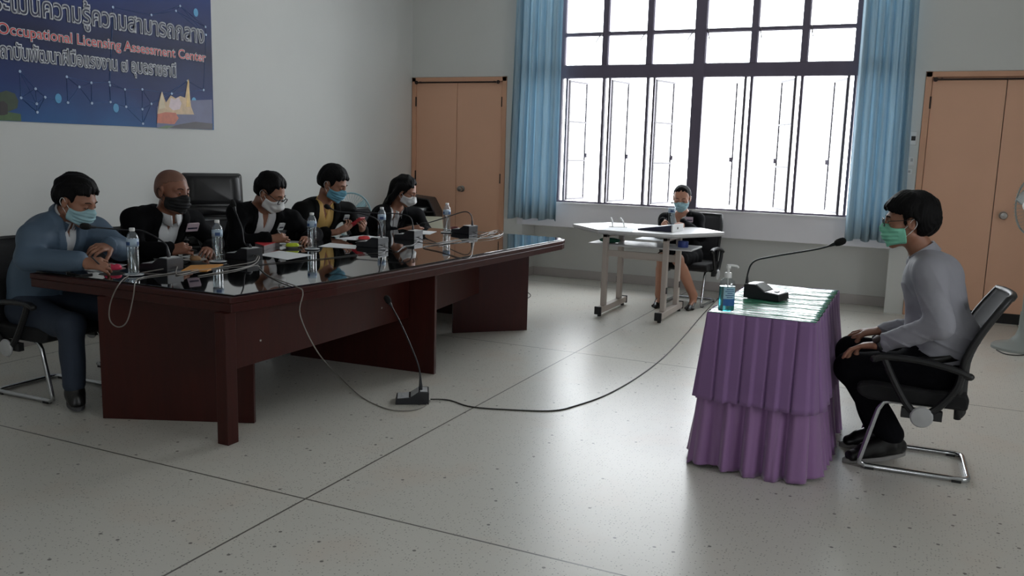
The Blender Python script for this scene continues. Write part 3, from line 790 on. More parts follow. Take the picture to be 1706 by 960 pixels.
def skirt(name, z_top, z_bot, out_bot, out_top, pleat, m, seed, box_pleat):
    rnd = random.Random(seed)
    loop = [(-.853, 3.958), (-.377, 3.958), (-.377, 5.03), (-.853, 5.03)]
    nrm = [(0, -1), (1, 0), (0, 1), (-1, 0)]
    P = []
    for k in range(4):
        a, c = loop[k], loop[(k + 1) % 4]; ln = math.dist(a, c); n = int(ln / .006)
        for i in range(n): P.append((a[0] + (c[0] - a[0]) * i / n, a[1] + (c[1] - a[1]) * i / n, k, i / n, ln))
    v = []; f = []; nz = 18; N = len(P); s = 0; S = []
    for p in P: S.append(s); s += .006
    ph = [rnd.uniform(0, 6.28) for _ in range(5)]
    for j in range(nz + 1):
        w = j / nz
        for i, (x, y, k, u, ln) in enumerate(P):
            nxv, nyv = nrm[k]
            # round the direction near the corners
            if u > .5: q = nrm[(k + 1) % 4]; mixf = max(0, (u - 1 + .06 / ln) / (.12 / ln))
            else: q = nrm[k - 1]; mixf = max(0, (.06 / ln - u) / (.12 / ln))
            dx, dy = nxv * (1 - mixf) + q[0] * mixf, nyv * (1 - mixf) + q[1] * mixf
            if box_pleat:
                fr = (S[i] / pleat + .12 * math.sin(S[i] * 3 + ph[1])) % 1.0
                fold = -.028 * math.exp(-((fr - .5) / .03) ** 2) + .030 * max(0, fr - .5) * (1 if fr < .97 else 0) - .012 * max(0, .5 - fr)
                amp = fold * (.35 + .9 * w)
            else:
                amp = (.010 + .020 * w) * (math.sin(6.283 * S[i] / pleat + ph[0] + 1.2 * math.sin(S[i] * 4 + ph[2])) + .35 * math.sin(6.283 * S[i] / pleat * 2.2 + ph[3] + w))
            o_ = out_top + (out_bot - out_top) * w + amp
            zz = z_top + (z_bot - z_top) * w
            if j == nz: zz += (.006 * math.sin(S[i] * 7 + ph[4])) if box_pleat else .010 + .010 * math.sin(S[i] * 11 + ph[4])
            v.append((x + dx * o_ - so.x, y + dy * o_ - so.y, zz))
    for j in range(nz):
        for i in range(N):
            a = j * N + i; c = j * N + (i + 1) % N; f.append((a, c, c + N, a + N))
    ob = MB().raw(v, f).build(name, m, t, smooth='all')
    ob.modifiers.new('solid', 'SOLIDIFY').thickness = .002
    return ob
M['purple'] = mat('purple_cotton', (134, 100, 148), .75, var=(5, .08), bump=(40, .12, .003), sheen=.15)
M['purple_satin'] = mat('purple_satin', (142, 104, 152), .38, var=(3, .08), bump=(9, .35, .01), stretch=(1, 1, .35), sheen=.3)
skirt('lower_skirt', SZ - .25, .0, .055, .006, .105, 'purple_satin', 21, False)
skirt('upper_valance', SZ, .325, .052, .004, .118, 'purple', 8, True)

# ------------------------------------------------------------------ floor fans and side furniture
M['fan_grey'] = mat('grey_fan_plastic', (150, 156, 152), .4, var=(10, .05))
M['fan_blue'] = mat('pale_blue_fan_plastic', (150, 190, 200), .35, var=(10, .05), alpha=.55)
M['fan_rim'] = mat('pale_blue_fan_rim', (150, 190, 198), .4, var=(10, .05))
def fan(name, label, loc, rz, hub, R, base_r, m_body, m_blade, m_rim, tilt=0.):
    t = thing(name, label, 'fan', loc, rz)
    MB().lathe([(base_r, 0), (base_r, .02), (base_r * .92, .035), (base_r * .45, .06), (.05, .11), (.032, .16), (.03, .3)], 28).build('base', m_body, t, smooth=True)
    MB().lathe([(.022, .28), (.022, hub - .14)], 14).build('pole', m_body, t, smooth=True)
    MB().lathe([(.04, 0), (.05, .02), (.05, .10), (.035, .13), (.0, .135)], 16, Matrix.Translation((-.02, 0, hub - .02)) @ Matrix.Rotation(-math.pi / 2, 4, 'Y')).span((-.03, -.03, hub - .16), (.03, .03, hub)).build('motor', m_body, t, smooth=True)
    T0 = Matrix.Translation((.03, 0, hub)) @ Matrix.Rotation(math.pi / 2 + tilt, 4, 'Y')
    for z in (-.035, .055):
        g = MB()
        for r in (R, R * .96) if z > 0 else (R * .98,): g.tube([(r * math.cos(a * .1963), r * math.sin(a * .1963), .01) for a in range(32)], .006 if r == R else .002, 6, closed=True, T=T0)
        for k in range(44):
            a = 2 * math.pi * k / 44
            g.tube([(.04 * math.cos(a), .04 * math.sin(a), z), (R * .6 * math.cos(a), R * .6 * math.sin(a), z), (R * .9 * math.cos(a), R * .9 * math.sin(a), z * .7 + .003), (R * math.cos(a), R * math.sin(a), .01)], .0010, 4, T=T0)
        g.build('guard', m_rim, t, smooth='all')
    MB().lathe([(0, .075), (.03, .072), (.042, .055), (.042, .05), (0, .05)], 20, T0).build('hub_cap', 'white_plastic', t, smooth=True)
    for k in range(3):
        v = []; f = []
        for j in range(9):
            r = .03 + (R - .05) * j / 8
            wd = .55 * math.sin(min(1, .25 + j / 9) * 2.6)
            for i in range(7):
                a = 2 * math.pi * k / 3 + wd * 1.6 * (i / 6 - .5) + .15 * j / 8
                v.append((r * math.cos(a), r * math.sin(a), .012 + .022 * (i / 6 - .5) * 1.6))
        for j in range(8):
            for i in range(6): a = j * 7 + i; f.append((a, a + 1, a + 8, a + 7))
        o = MB().raw(v, f, T0).build('blade', m_blade, t, smooth='all'); o.modifiers.new('solid', 'SOLIDIFY').thickness = .002
    return t
fan('pedestal_fan', 'grey pedestal fan at the right edge by the peach door', (.80, 7.80, 0), math.pi + .45, 1.13, .225, .21, 'fan_grey', mat('grey_fan_blade', (150, 158, 156), .35, var=(8, .05), alpha=.7), 'fan_grey')
fan('floor_fan', 'pale blue fan standing behind the man with the red phone', (-5.12, 7.08, 0), -.55, .775, .215, .19, 'fan_grey', 'fan_blue', 'fan_rim')
# dark tray cabinet by the peach door
t = thing('tray_cabinet', 'dark open tray cabinet with papers beside the long haired woman', 'cabinet', (-5.05, 8.30, 0), .32)
M['cab'] = mat('charcoal_cabinet', (42, 38, 37), .5, var=(14, .12))
for nm, (a, c) in (('side_panel', ((-.21, 0), (-.21, .84))), ('side_panel', ((.21, 0), (.21, .74))), ('sloped_panel', ((.21, .74), (.13, .89))), ('top', ((.13, .89), (-.15, .92))), ('sloped_panel', ((-.15, .92), (-.21, .84)))):
    d = Vector((c[0] - a[0], 0, c[1] - a[1])); n_ = Vector((-d.z, 0, d.x)).normalized() * .009
    q = [(a[0] - n_.x, a[1] - n_.z), (c[0] - n_.x, c[1] - n_.z), (c[0] + n_.x, c[1] + n_.z), (a[0] + n_.x, a[1] + n_.z)]
    MB().extr_y(q, -.18, .2).build(nm, 'cab', t, bevel=.003)
MB().extr_y([(-.2, 0), (.2, 0), (.2, .74), (.12, .885), (-.15, .91), (-.2, .84)], .185, .2).build('back_panel', 'cab', t)
for z in (.14, .36, .60, .75): MB().span((-.2, -.17, z), (.2, .185, z + .012)).build('shelf', 'cab', t)
MB().prism([(-.16, -.15), (.08, -.16), (.10, .12), (-.12, .13)], .762, .792, None).build('paper_stack', 'paper', None, origin=(0, 0, 0))
ps = [o for o in COL.objects if o.name == 'paper_stack'][0]
ps.location = (-5.05, 8.30, 0); ps.rotation_euler = (0, 0, .32); tag(ps, 'white papers lying in the dark open tray cabinet', 'papers')
cb = thing('cream_box', 'cream cardboard box standing behind the far end of the long table', 'box', (-4.60, 7.75, 0), .35)
M['cream'] = mat('cream_card', (206, 204, 184), .7, var=(8, .05))
MB().span((-.17, -.12, 0), (.17, .12, .62)).build('carton', 'cream', cb, bevel=.004)
MB().raw([(-.17, -.12, .62), (.17, -.12, .62), (.14, -.04, .75), (-.14, -.04, .75), (-.17, -.116, .62), (.17, -.116, .62), (.14, -.036, .75), (-.14, -.036, .75)], [(0, 1, 2, 3), (7, 6, 5, 4), (0, 4, 5, 1), (1, 5, 6, 2), (2, 6, 7, 3), (3, 7, 4, 0)]).build('lid_flap', 'cream', cb)

# ================================================================== microphones
def make_mic(label, neck, group=None, loc=(0, 0, 0), rz=0.):
    """gooseneck microphone: neck is a list of local points, the first on the collar; the operator sits at local -x"""
    t = thing('gooseneck_microphone', label, 'microphone', loc, rz, group)
    prof = [(.085, 0), (.085, .070), (.028, .073), (-.022, .040), (-.100, .034), (-.106, 0)]
    b = MB().extr_y(prof, -.066, .066).build('base', 'mic_grey', t, bevel=.003)
    MB().extr_y([(.024, .071), (-.018, .0415), (-.0195, .0435), (.0225, .073)], -.052, .052).build('speaker_panel', 'mic_panel', t)
    MB().extr_y([(.076, .0695), (.034, .0718), (.034, .0738), (.076, .0715)], -.05, .05).build('top_panel', 'mic_panel', t)
    MB().extr_y([(-.030, .039), (-.094, .0338), (-.094, .0362), (-.030, .0414)], -.056, .056).build('button_panel', 'mic_panel', t)
    MB().box((-.065, 0, .039), (.018, .034, .006)).build('talk_button', 'grey_cap', t, bevel=.001)
    p = spline(neck, 8); 
    MB().tube([Vector((neck[0][0], neck[0][1], .066)), Vector(neck[0]).lerp(Vector(neck[1]), .0)], [.0105, .0105], 10).tube([p[0], p[1].lerp(p[0], .3), p[min(6, len(p) - 1)]], [.0105, .011, .005], 10).build('collar', 'mic_grey', t, smooth=True)
    MB().tube(p, .0045, 8).build('gooseneck', 'mic_grey', t, smooth='all')
    d = (p[-1] - p[-3]).normalized(); q = d.to_track_quat('Z', 'Y').to_matrix().to_4x4()
    T0 = Matrix.Translation(p[-1]) @ q
    MB().lathe([(.006, -.03), (.0085, -.012), (.011, 0)], 12, T0).build('neck_tip', 'mic_grey', t, smooth=True)
    MB().lathe([(.0, -.004), (.013, -.002), (.0175, .012), (.0185, .028), (.016, .042), (.009, .05), (.0, .052)], 16, T0).build('windscreen', 'foam', t, smooth='all')
    return t
def mic_world(label, base, rz, pts, group=None):
    """pts: neck points in room coordinates, given from the collar to the head"""
    R = Matrix.Rotation(-rz, 3, 'Z'); loc = Vector(base)
    loc_pts = [tuple(R @ (Vector(p) - loc)) for p in pts]
    return make_mic(label, loc_pts, group, base, rz)
G = 'gooseneck microphones on the long table'
def bp(x, y, z=GZ): p = A(x, y, z=z); return (p[0], p[1], z)
# the operators of the table microphones sit at -x
B1 = bp(272, 449); mic_world('gooseneck microphone bent up to the mask of the man in blue grey', B1, 0.10,
    [(B1[0] + .045, B1[1], B1[2] + .085), (B1[0] + .03, B1[1] - .01, GZ + .15), (B1[0] - .08, B1[1] - .06, GZ + .215), A(205, 383, Y=3.44), A(150, 378, Y=3.30)], G)
B2 = bp(408, 431); mic_world('gooseneck microphone standing upright in front of the man with glasses', B2, -.05,
    [(B2[0] + .045, B2[1], B2[2] + .085), A(407, 405, Y=B2[1] + .0), A(403, 380, Y=B2[1] + .0), A(394, 357, Y=B2[1] + .02), A(390, 345, Y=B2[1] + .03)], G)
B3 = bp(622, 411); mic_world('gooseneck microphone curving toward the man with the red phone, red snack beside it', B3, .0,
    [A(636, 399, Y=B3[1]), A(634, 380, Y=B3[1]), A(627, 365, Y=B3[1] - .02), A(600, 356, Y=B3[1] - .05), A(565, 353, Y=B3[1] + .02), A(548, 346, Y=B3[1] + .06)], G)
B4 = bp(682, 398); mic_world('gooseneck microphone between the third and fourth seats, its head beside the red phone', B4, .0,
    [A(688, 388, Y=B4[1]), A(687, 370, Y=B4[1]), A(680, 360, Y=B4[1] - .01), A(660, 356, Y=B4[1] - .03), A(625, 355, Y=B4[1] - .05), A(592, 352, Y=B4[1] - .05)], G)
B5 = bp(775, 389); mic_world('gooseneck microphone at the far end of the long table by the last bottle', B5, -.12,
    [A(787, 377, Y=B5[1]), A(786, 362, Y=B5[1]), A(780, 354, Y=B5[1]), A(768, 354, Y=B5[1]), A(738, 364, Y=B5[1] - .02), A(708, 373, Y=B5[1] - .05)], G)
B6 = (-2.55, 4.15, 0.); mic_world('gooseneck microphone standing alone on the floor by the long table', B6, .55,
    [A(701, 645, Y=4.16), A(699, 618, Y=4.16), A(690, 590, Y=4.17), A(668, 540, Y=4.20), A(649, 505, Y=4.22)])
B7 = (-.690, 4.505, SZ + .003); mic_world('gooseneck microphone on the purple skirted table pointing at the man in grey', B7, math.pi - .22,
    [A(1244, 478, Y=4.50), A(1246, 455, Y=4.50), A(1256, 436, Y=4.50), A(1285, 428, Y=4.50), A(1362, 415, Y=4.50), A(1392, 406, Y=4.50)])

# ================================================================== water bottles
M['pet'] = pane_mat('clear_bottle_plastic', (.93, .95, .96), .16)
M['water'] = pane_mat('water', (.86, .90, .92), .08)
M['label'] = mat('bottle_label', (176, 196, 214), .5, var=(60, .15))
M['label_blue'] = mat('bottle_label_print', (50, 80, 130), .5, var=(60, .2))
M['straw'] = mat('white_straw', (226, 226, 224), .5, var=(30, .03))
M['coaster'] = mat('navy_coaster', (26, 34, 52), .4, var=(20, .15))
def make_bottle(label, group, straw=True):
    t = thing('water_bottle', label, 'bottle', (0, 0, 0), 0, group)
    pr = [(.0, .004), (.022, .0), (.029, .004), (.031, .012)]
    z = .02
    while z < .135: pr += [(.0315, z), (.0298, z + .006)]; z += .0125
    pr += [(.0312, .148), (.0312, .192), (.0305, .2), (.026, .212), (.0165, .226), (.0125, .232), (.0125, .238)]
    MB().lathe(pr, 22).build('bottle_body', 'pet', t, smooth=True, angle=60)
    wp = [(0, .006), (.027, .006)] + [(r - .002, zz) for r, zz in pr[4:] if zz < .185] + [(.029, .186), (0, .186)]
    MB().lathe(wp, 22).build('water', 'water', t, smooth=True)
    lb = MB().lathe([(.0318, .150), (.0318, .190)], 22); o = lb.build('label_sleeve', 'label', t, smooth='all'); 
    for k in range(3):
        b = MB(); v = []; f = []
        for i in range(7):
            a = k * 2.09 + i * .16; v += [(.0321 * math.cos(a), .0321 * math.sin(a), .157), (.0321 * math.cos(a), .0321 * math.sin(a), .176)]
        for i in range(6): f.append((2 * i, 2 * i + 2, 2 * i + 3, 2 * i + 1))
        b.raw(v, f); b.build('label_print', 'label_blue', o, smooth='all')
    MB().lathe([(.0, .249), (.0125, .2485), (.0145, .246), (.0145, .233), (.0132, .2315)], 20).build('cap', 'white_plastic', t, smooth=True)
    MB().tube([(.016, .004, .012), (-.012, -.006, .12)], .0028, 8).build('straw', 'straw', t, smooth='all')
    return t
GB = 'water bottles on the long table'
GC = 'round coasters under the bottles'
spots = [(223, 459, 'water bottle nearest the camera, beside the pink snack'), (363, 437, 'water bottle in front of the bald man, second from the left'), (520, 416, 'water bottle beside the lime green snack, in front of the man with glasses'),
         (636, 400, 'water bottle in front of the man with the red phone'), (744, 388, 'water bottle at the far end of the table before the long haired woman')]
b0 = None
coaster0 = None
for i, (px, py, lb) in enumerate(spots):
    p = bp(px, py)
    names = ['nearest the camera', 'second from the left', 'third from the left', 'fourth from the left', 'at the far end']
    cl = 'navy round coaster under the water bottle ' + names[i]
    if not coaster0:
        coaster0 = thing('coaster', cl, 'coaster', p, 0, GC)
        MB().lathe([(0, 0), (.045, 0), (.05, .004), (.05, .007), (.044, .006), (0, .005)], 26).build('dish', 'coaster', coaster0, smooth=True)
        MB().lathe([(.0495, .0062), (.0505, .0078), (.0515, .0062), (.0505, .005)], 26).build('rim', 'white_plastic', coaster0, smooth=True)
    else: dup(coaster0, p, 0, cl, GC)
    p = (p[0], p[1], p[2] + .006)
    if not b0: b0 = make_bottle(lb, GB); b0.location = p
    else: dup(b0, p, .9 * i, lb, GB)
# bottle on the folding table
pb = A(1133, 389, z=.78); dup(b0, (-2.03, 7.66, .781), .4, 'water bottle on the folding table in front of the woman by the window', None)

# ================================================================== snacks on saucers
M['ceramic'] = mat('white_ceramic', (196, 194, 190), .3, var=(12, .03))
def saucer(label, px, py, group='saucers with snacks'):
    t = thing('saucer', label, 'saucer', bp(px, py), 0, group)
    MB().lathe([(0, .001), (.035, 0), (.04, .004), (.068, .013), (.07, .015), (.064, .013), (.038, .007), (0, .006)], 30).build('dish', 'ceramic', t, smooth=True)
    return t
def snack(label, cat, name, px, py, m, seed, w=.05, h=.026):
    p = bp(px, py); rnd = random.Random(seed)
    t = thing(name, label, cat, (p[0], p[1], GZ + .0075), rnd.uniform(0, 3))
    v = []; f = []; n = 22
    rings = [(.85, 0), (1., .25), (.98, .6), (.84, .9), (.55, 1.03), (.2, 1.0)]
    for (s, z) in rings:
        for i in range(n):
            a = 2 * math.pi * i / n; k = 1 + .08 * math.sin(3 * a + seed) + .03 * math.sin(7 * a)
            v.append((w * s * k * math.cos(a), w * .78 * s * k * math.sin(a), h * z * (1 + .06 * math.sin(2 * a + seed))))
    for j in range(len(rings) - 1):
        for i in range(n): f.append((j * n + i, j * n + (i + 1) % n, (j + 1) * n + (i + 1) % n, (j + 1) * n + i))
    f.append(tuple(range(n - 1, -1, -1))); f.append(tuple((len(rings) - 1) * n + i for i in range(n)))
    MB().raw(v, f).build('wrapper', m, t, smooth='all')
    MB().tube(spline([(-w * .6, 0, h * .98), (-w * .1, .006, h * 1.12), (w * .35, -.004, h * 1.05), (w * .75, .006, h * .8)], 4), .0045, 6, flat=.4).build('twist_tie', 'white_plastic', t, smooth='all')
    return t
saucer('white saucer under the pink snack in front of the man in blue grey', 187, 452)
snack('pink wrapped snack on the saucer in front of the man in blue grey', 'snack', 'wrapped_snack', 187, 452, mat('pink_wrap', (226, 52, 92), .4, var=(30, .15)), 1, .047, .03)
saucer('saucer with the brown pastry in front of the bald man', 325, 436)
snack('brown pastry on a saucer in front of the bald man', 'pastry', 'pastry', 325, 436, mat('pastry_crust', (150, 112, 76), .7, var=(40, .2)), 2, .038, .028)
saucer('saucer with the lime green snack near the red book', 487, 413)
snack('lime green wrapped snack near the red book', 'snack', 'wrapped_snack', 487, 413, mat('lime_wrap', (190, 208, 30), .4, var=(30, .12)), 3, .046, .026)
saucer('saucer with the red snack in front of the man with the red phone', 607, 401)
snack('red wrapped snack in front of the man with the red phone', 'snack', 'wrapped_snack', 607, 401, mat('red_wrap', (222, 62, 66), .4, var=(30, .12)), 4, .045, .028)
saucer('saucer with a dark red cup by the far microphone', 757, 386)
t = thing('snack_cup', 'small dark red cup on the saucer by the far microphone', 'cup', (bp(757, 386)[0], bp(757, 386)[1], GZ + .0075))
MB().lathe([(0, 0), (.026, 0), (.034, .03), (.036, .034), (.031, .032), (.023, .006), (0, .006)], 20).build('bowl', mat('dark_red_glaze', (112, 44, 44), .35, var=(20, .1)), t, smooth=True)

# ================================================================== papers, books, pens
def sheet(name, label, cat, corners, m, th=.0012, z=GZ, group=None, origin=None):
    P = [A(x, y, z=z) for x, y in corners]; c = sum(P) / len(P)
    o = MB().prism([(p[0] - c[0], p[1] - c[1]) for p in P], 0, th).build(name, m, None, origin=(0, 0, 0))
    o.location = (c[0], c[1], z); return tag(o, label, cat, group)
sheet('paper_sheet', 'white form under the hands of the man in blue grey', 'paper', [(130, 448), (178, 438), (212, 441), (170, 455)], 'paper')
sheet('paper_sheet', 'white form in front of the bald man beside his pen', 'paper', [(300, 428), (345, 420), (372, 424), (330, 432)], 'paper')
sheet('paper_sheet', 'white sheet lying before the red book and lime green snack', 'paper', [(430, 425), (465, 418), (522, 425), (478, 433)], 'paper')
sheet('paper_sheet', 'white form under the pen of the man with glasses', 'paper', [(447, 406), (480, 401), (512, 403), (485, 408)], 'paper')
sheet('paper_sheet', 'white form behind the third bottle, nearest the red phone', 'paper', [(530, 411), (550, 405), (595, 409), (592, 415)], 'paper')
sheet('paper_sheet', 'white form between the red snack and the man with the red phone', 'paper', [(558, 398), (605, 392), (640, 396), (600, 401)], 'paper')
sheet('paper_sheet', 'white form under the hands of the long haired woman', 'paper', [(672, 389), (700, 384), (728, 386), (716, 391)], 'paper')
sheet('envelope', 'orange brown envelope lying by the second bottle', 'envelope', [(302, 452), (318, 443), (372, 441), (345, 452)], mat('manila_envelope', (206, 142, 66), .7, var=(10, .06)), .004)
bk = sheet('book', 'thick grey book with a red cover lying by the man with glasses', 'book', [(425, 412), (446, 406), (466, 409), (440, 417)], mat('grey_book_block', (120, 112, 112), .6, var=(30, .1)), .028)
cv_ = MB().prism([(v.co.x * 1.02, v.co.y * 1.02) for v in list(bk.data.vertices)[:4]], .028, .031).build('cover', mat('red_book_cover', (186, 40, 48), .5, var=(20, .1)), bk)
t = thing('mobile_phone', 'black phone lying at the near left corner of the long table', 'phone', (-4.03, 3.16, GZ), 1.35)
MB().prism(rrect(.075, .155, .012), 0, .008).build('body', 'black_plastic', t, bevel=.002)
MB().prism(rrect(.068, .146, .009), .008, .0088).build('screen', mat('dark_phone_glass', (12, 14, 16), .08, var=(10, .1)), t)
t = thing('booklet', 'white booklet on the shelf under the near left end of the long table', 'booklet', (-3.90, 3.42, TZ - .1095), .0)
MB().span((-.06, -.09, 0), (.08, .14, .014)).build('pages', 'paper', t, bevel=.002)

# ================================================================== things on the folding table
FZ = .781
def fsheet(*a, **k): return sheet(*a, **k)
sheet('paper_sheet', 'large white sheet on the left half of the folding table', 'paper', [(1000, 383), (1020, 377), (1062, 381), (1050, 387)], 'paper', z=FZ)
t = thing('name_stand', 'bent white stand with two prongs on the folding table', 'stand', (-2.49, 7.55, FZ + .0012), .3)
MB().prism(rrect(.17, .07, .01), 0, .006).build('foot', 'white_plastic', t)
for x, l in ((-.05, -.02), (.055, -.04)):
    MB().tube(spline([(x, 0, .004), (x + l * .3, 0, .05), (x + l, 0, .085)], 4), [.011] * 8 + [.009], 8, flat=.6).build('prong', 'white_plastic', t, smooth='all')
t = thing('ring_binder', 'dark blue ring binder with white spine lying on the folding table', 'binder', (-2.03, 7.50, FZ), -.10)
M['binder'] = mat('navy_binder_board', (36, 38, 62), .45, var=(20, .1))
MB().raw([(-.22, -.12, 0), (.10, -.12, 0), (.10, .14, 0), (-.22, .14, 0), (-.22, -.12, .012), (.10, -.12, .062), (.10, .14, .062), (-.22, .14, .012)], [(3, 2, 1, 0), (4, 5, 6, 7), (0, 1, 5, 4), (1, 2, 6, 5), (2, 3, 7, 6), (3, 0, 4, 7)]).build('cover', 'binder', t, bevel=.003)
sp_ = MB().span((.10, -.122, 0), (.106, .142, .064)).build('spine', 'white_plastic', t)
MB().raw([(.095, -.1225, .004), (.1065, -.1225, .004), (.1065, -.1225, .06), (.095, -.1225, .058)], [(0, 1, 2, 3)]).build('spine_edge', 'white_plastic', sp_)
MB().lathe([(.007, 0), (.011, 0), (.011, .002), (.007, .002)], 14, TR((.107, .0, .03), ry=math.pi / 2)).build('finger_ring', 'dark_metal', sp_, smooth=True)
SHZ = .629
o = sheet('paper_stack', 'stack of papers on the lower shelf of the folding table', 'papers', [(1058, 400), (1085, 393), (1112, 395), (1105, 404)], 'paper', .012, SHZ)
t = thing('cloth_pouch', 'green cloth pouch on the lower shelf of the folding table', 'pouch', (-2.58, 7.60, SHZ), .1)
M['green_cloth'] = mat('green_cloth', (40, 104, 82), .8, var=(20, .15), bump=(40, .3, .004))
MB().ball((0, 0, .022), (.10, .06, .024), 20).build('bag', 'green_cloth', t, smooth='all')
MB().tube(spline([(-.08, -.03, .03), (.0, -.045, .034), (.08, -.03, .03)], 5), .003, 6).build('zip', 'black_plastic', t, smooth='all')
t = thing('blue_tape_roll', 'blue roll on a white card at the right end of the lower shelf', 'roll', (-1.90, 7.62, SHZ + .0032), 0)
MB().lathe([(.03, 0), (.045, 0), (.047, .006), (.047, .05), (.045, .056), (.03, .056), (.03, 0)], 24).build('tape', mat('blue_tape', (58, 78, 150), .4, var=(20, .1)), t, smooth=True)
t = MB().prism(rrect(.2, .14, .006), 0, .003).build('white_card', 'paper', None, origin=(0, 0, 0)); t.location = (-1.90, 7.62, SHZ); tag(t, 'white card under the blue roll on the lower shelf', 'card')

# ================================================================== sanitiser bottle
t = thing('sanitizer_bottle', 'clear pump bottle of blue green hand gel on the purple skirted table', 'bottle', (A(1209, 520, z=SZ)[0], A(1209, 520, z=SZ)[1], SZ + .0035), .5)
def oval(prof, sx=1., sy=.72, n=24):
    m_ = MB().lathe(prof, n); m_.v = [(x * sx, y * sy, z) for x, y, z in m_.v]; return m_
oval([(0, .002), (.034, 0), (.038, .006), (.038, .125), (.034, .142), (.022, .153), (.015, .157), (.015, .162)]).build('bottle_body', 'pet', t, smooth=True)
oval([(0, .004), (.034, .004), (.0362, .008), (.0362, .118), (0, .118)]).build('gel', mat('teal_gel', (70, 190, 200), .1, var=(8, .03), trans=.75, ior=1.35), t, smooth=True)
v = []; f = []
def label_patch(z0, z1, r, m, nm):
    v = []; f = []
    for i in range(11):
        a = -2.2 + i * .16; v += [(r * math.cos(a), r * .72 * math.sin(a), z0), (r * math.cos(a), r * .72 * math.sin(a), z1)]
    for i in range(10): f.append((2 * i, 2 * i + 2, 2 * i + 3, 2 * i + 1))
    return MB().raw(v, f).build(nm, m, t, smooth='all')
label_patch(.030, .115, .0386, mat('pale_label_film', (150, 190, 208), .4, var=(30, .08)), 'label')
label_patch(.030, .062, .0389, mat('blue_label_print', (38, 96, 160), .4, var=(40, .2)), 'label_band')
for k in range(5):
    b = MB(); z = .104 - k * .009; r = .0389; w_ = [.9, 1.2, .7, 1.1, .8][k]; v = []; f = []
    for i in range(7): a = -1.4 - w_ / 2 + w_ * i / 6; v += [(r * math.cos(a), r * .72 * math.sin(a), z), (r * math.cos(a), r * .72 * math.sin(a), z + .0035)]
    for i in range(6): f.append((2 * i, 2 * i + 2, 2 * i + 3, 2 * i + 1))
    b.raw(v, f); b.build('label_line', 'label_blue', t, smooth='all')
MB().lathe([(.0165, .157), (.0165, .178), (.014, .181), (.006, .182), (.006, .2)], 20).build('pump_collar', 'white_plastic', t, smooth=True)
MB().tube([(0, 0, .198), (0, 0, .212)], .011, 12).tube(spline([(-.008, 0, .214), (.018, 0, .214), (.038, 0, .211), (.045, 0, .203)], 5), .0055, 8).build('pump_head', 'white_plastic', t, smooth='all')
MB().tube([(0, 0, .157), (.006, 0, .012)], .003, 8).build('dip_tube', 'white_plastic', t, smooth='all')

# ================================================================== cables
def cable(label, pts, m, r=.0032, name='microphone_cable'):
    p = spline(pts, 8); c = p[0].copy(); c.z = min(q.z for q in p)
    o = MB().tube([q - c for q in p], r, 7).build(name, m, None, smooth='all', origin=(0, 0, 0)); o.location = c
    return tag(o, label, 'cable', 'microphone cables')
def tp(x, y, dz=.0035): p = A(x, y, z=GZ + dz); return (p[0], p[1], GZ + dz)
def fp(x, y, z=.0036): p = A(x, y, z=z); return (p[0], p[1], z)
edge = tp(225, 461); edge2 = tp(203, 461)
cable('grey cable hanging in a loop over the near end of the long table', [tp(330, 449), tp(290, 455), tp(250, 460), tp(232, 464.5), A(225, 471, Y=3.045), A(222, 495, Y=3.03), A(212, 535, Y=3.03), A(197, 545, Y=3.03), A(183, 533, Y=3.03), A(184, 505, Y=3.03), A(198, 474, Y=3.045), tp(214, 460), tp(240, 454), (B1[0] + .085, B1[1] - .02, GZ + .02)], 'cable_grey')
cable('grey cable running along the table top between the first two microphones', [(B1[0] + .085, B1[1] + .02, GZ + .02), tp(296, 458), tp(330, 451, .004), tp(380, 444, .004), tp(420, 437, .01), tp(428, 430, .02), (B2[0] + .085, B2[1] + .02, GZ + .025)], 'cable_grey')
cable('grey cable making a small arch behind the second microphone', [(B2[0] + .085, B2[1] - .02, GZ + .025), tp(424, 425, .03), tp(432, 428, .03), tp(424, 440, .004), tp(395, 449, .004), tp(360, 455, .004), tp(330, 460, .004)], 'cable_grey')
cable('thin dark cable crossing the glass between the second and third microphones', [tp(432, 441), tp(470, 437), tp(540, 431), tp(600, 424, .004), tp(640, 420, .01), (B3[0] + .085, B3[1] + .02, GZ + .02)], 'cable_dark', .0026)
cable('thin dark cable beside the third microphone running to the fourth', [(B3[0] + .085, B3[1] - .03, GZ + .02), tp(660, 419), tp(672, 411), tp(690, 407, .004), (B4[0] + .085, B4[1] + .02, GZ + .02)], 'cable_dark', .0026)
cable('pale looped cable between the fourth and fifth microphones', [(B4[0] + .085, B4[1] - .02, GZ + .02), tp(718, 405), tp(740, 403), tp(765, 399), tp(790, 398), tp(820, 394), tp(836, 390), tp(830, 386), tp(818, 388, .006), (B5[0] + .085, B5[1] + .02, GZ + .02)], 'cable_grey', .003)
cable('dark cable looping out across the far glass and back to the fifth microphone', [(B5[0] + .085, B5[1] - .02, GZ + .02), tp(800, 396), tp(770, 403), tp(735, 407), tp(705, 412), tp(735, 420), tp(768, 430), tp(784, 428), tp(788, 412), tp(790, 402, .006)], 'cable_dark', .0028)
cable('pale cable coiled at the far end of the glass', [tp(800, 392, .008), tp(822, 385, .008), tp(833, 384, .008), tp(838, 389, .008), tp(826, 395, .008), tp(812, 392, .01), tp(822, 387, .012), tp(832, 390, .012), tp(815, 397, .008), tp(770, 400, .008), tp(730, 408, .008)], 'cable_grey', .0026)
cable('grey cable dropping from the table edge to the microphone on the floor', [tp(432, 447), tp(450, 461), (-2.83, 3.46, GZ + .004), (-2.795, 3.47, TZ - .02), A(500, 525, Y=3.44), A(528, 585, Y=3.46), fp(560, 622, .06), fp(600, 660, .006), fp(640, 680), fp(672, 685), fp(700, 681), fp(716, 669), (B6[0] + .085, B6[1] + .01, .018)], 'cable_grey')
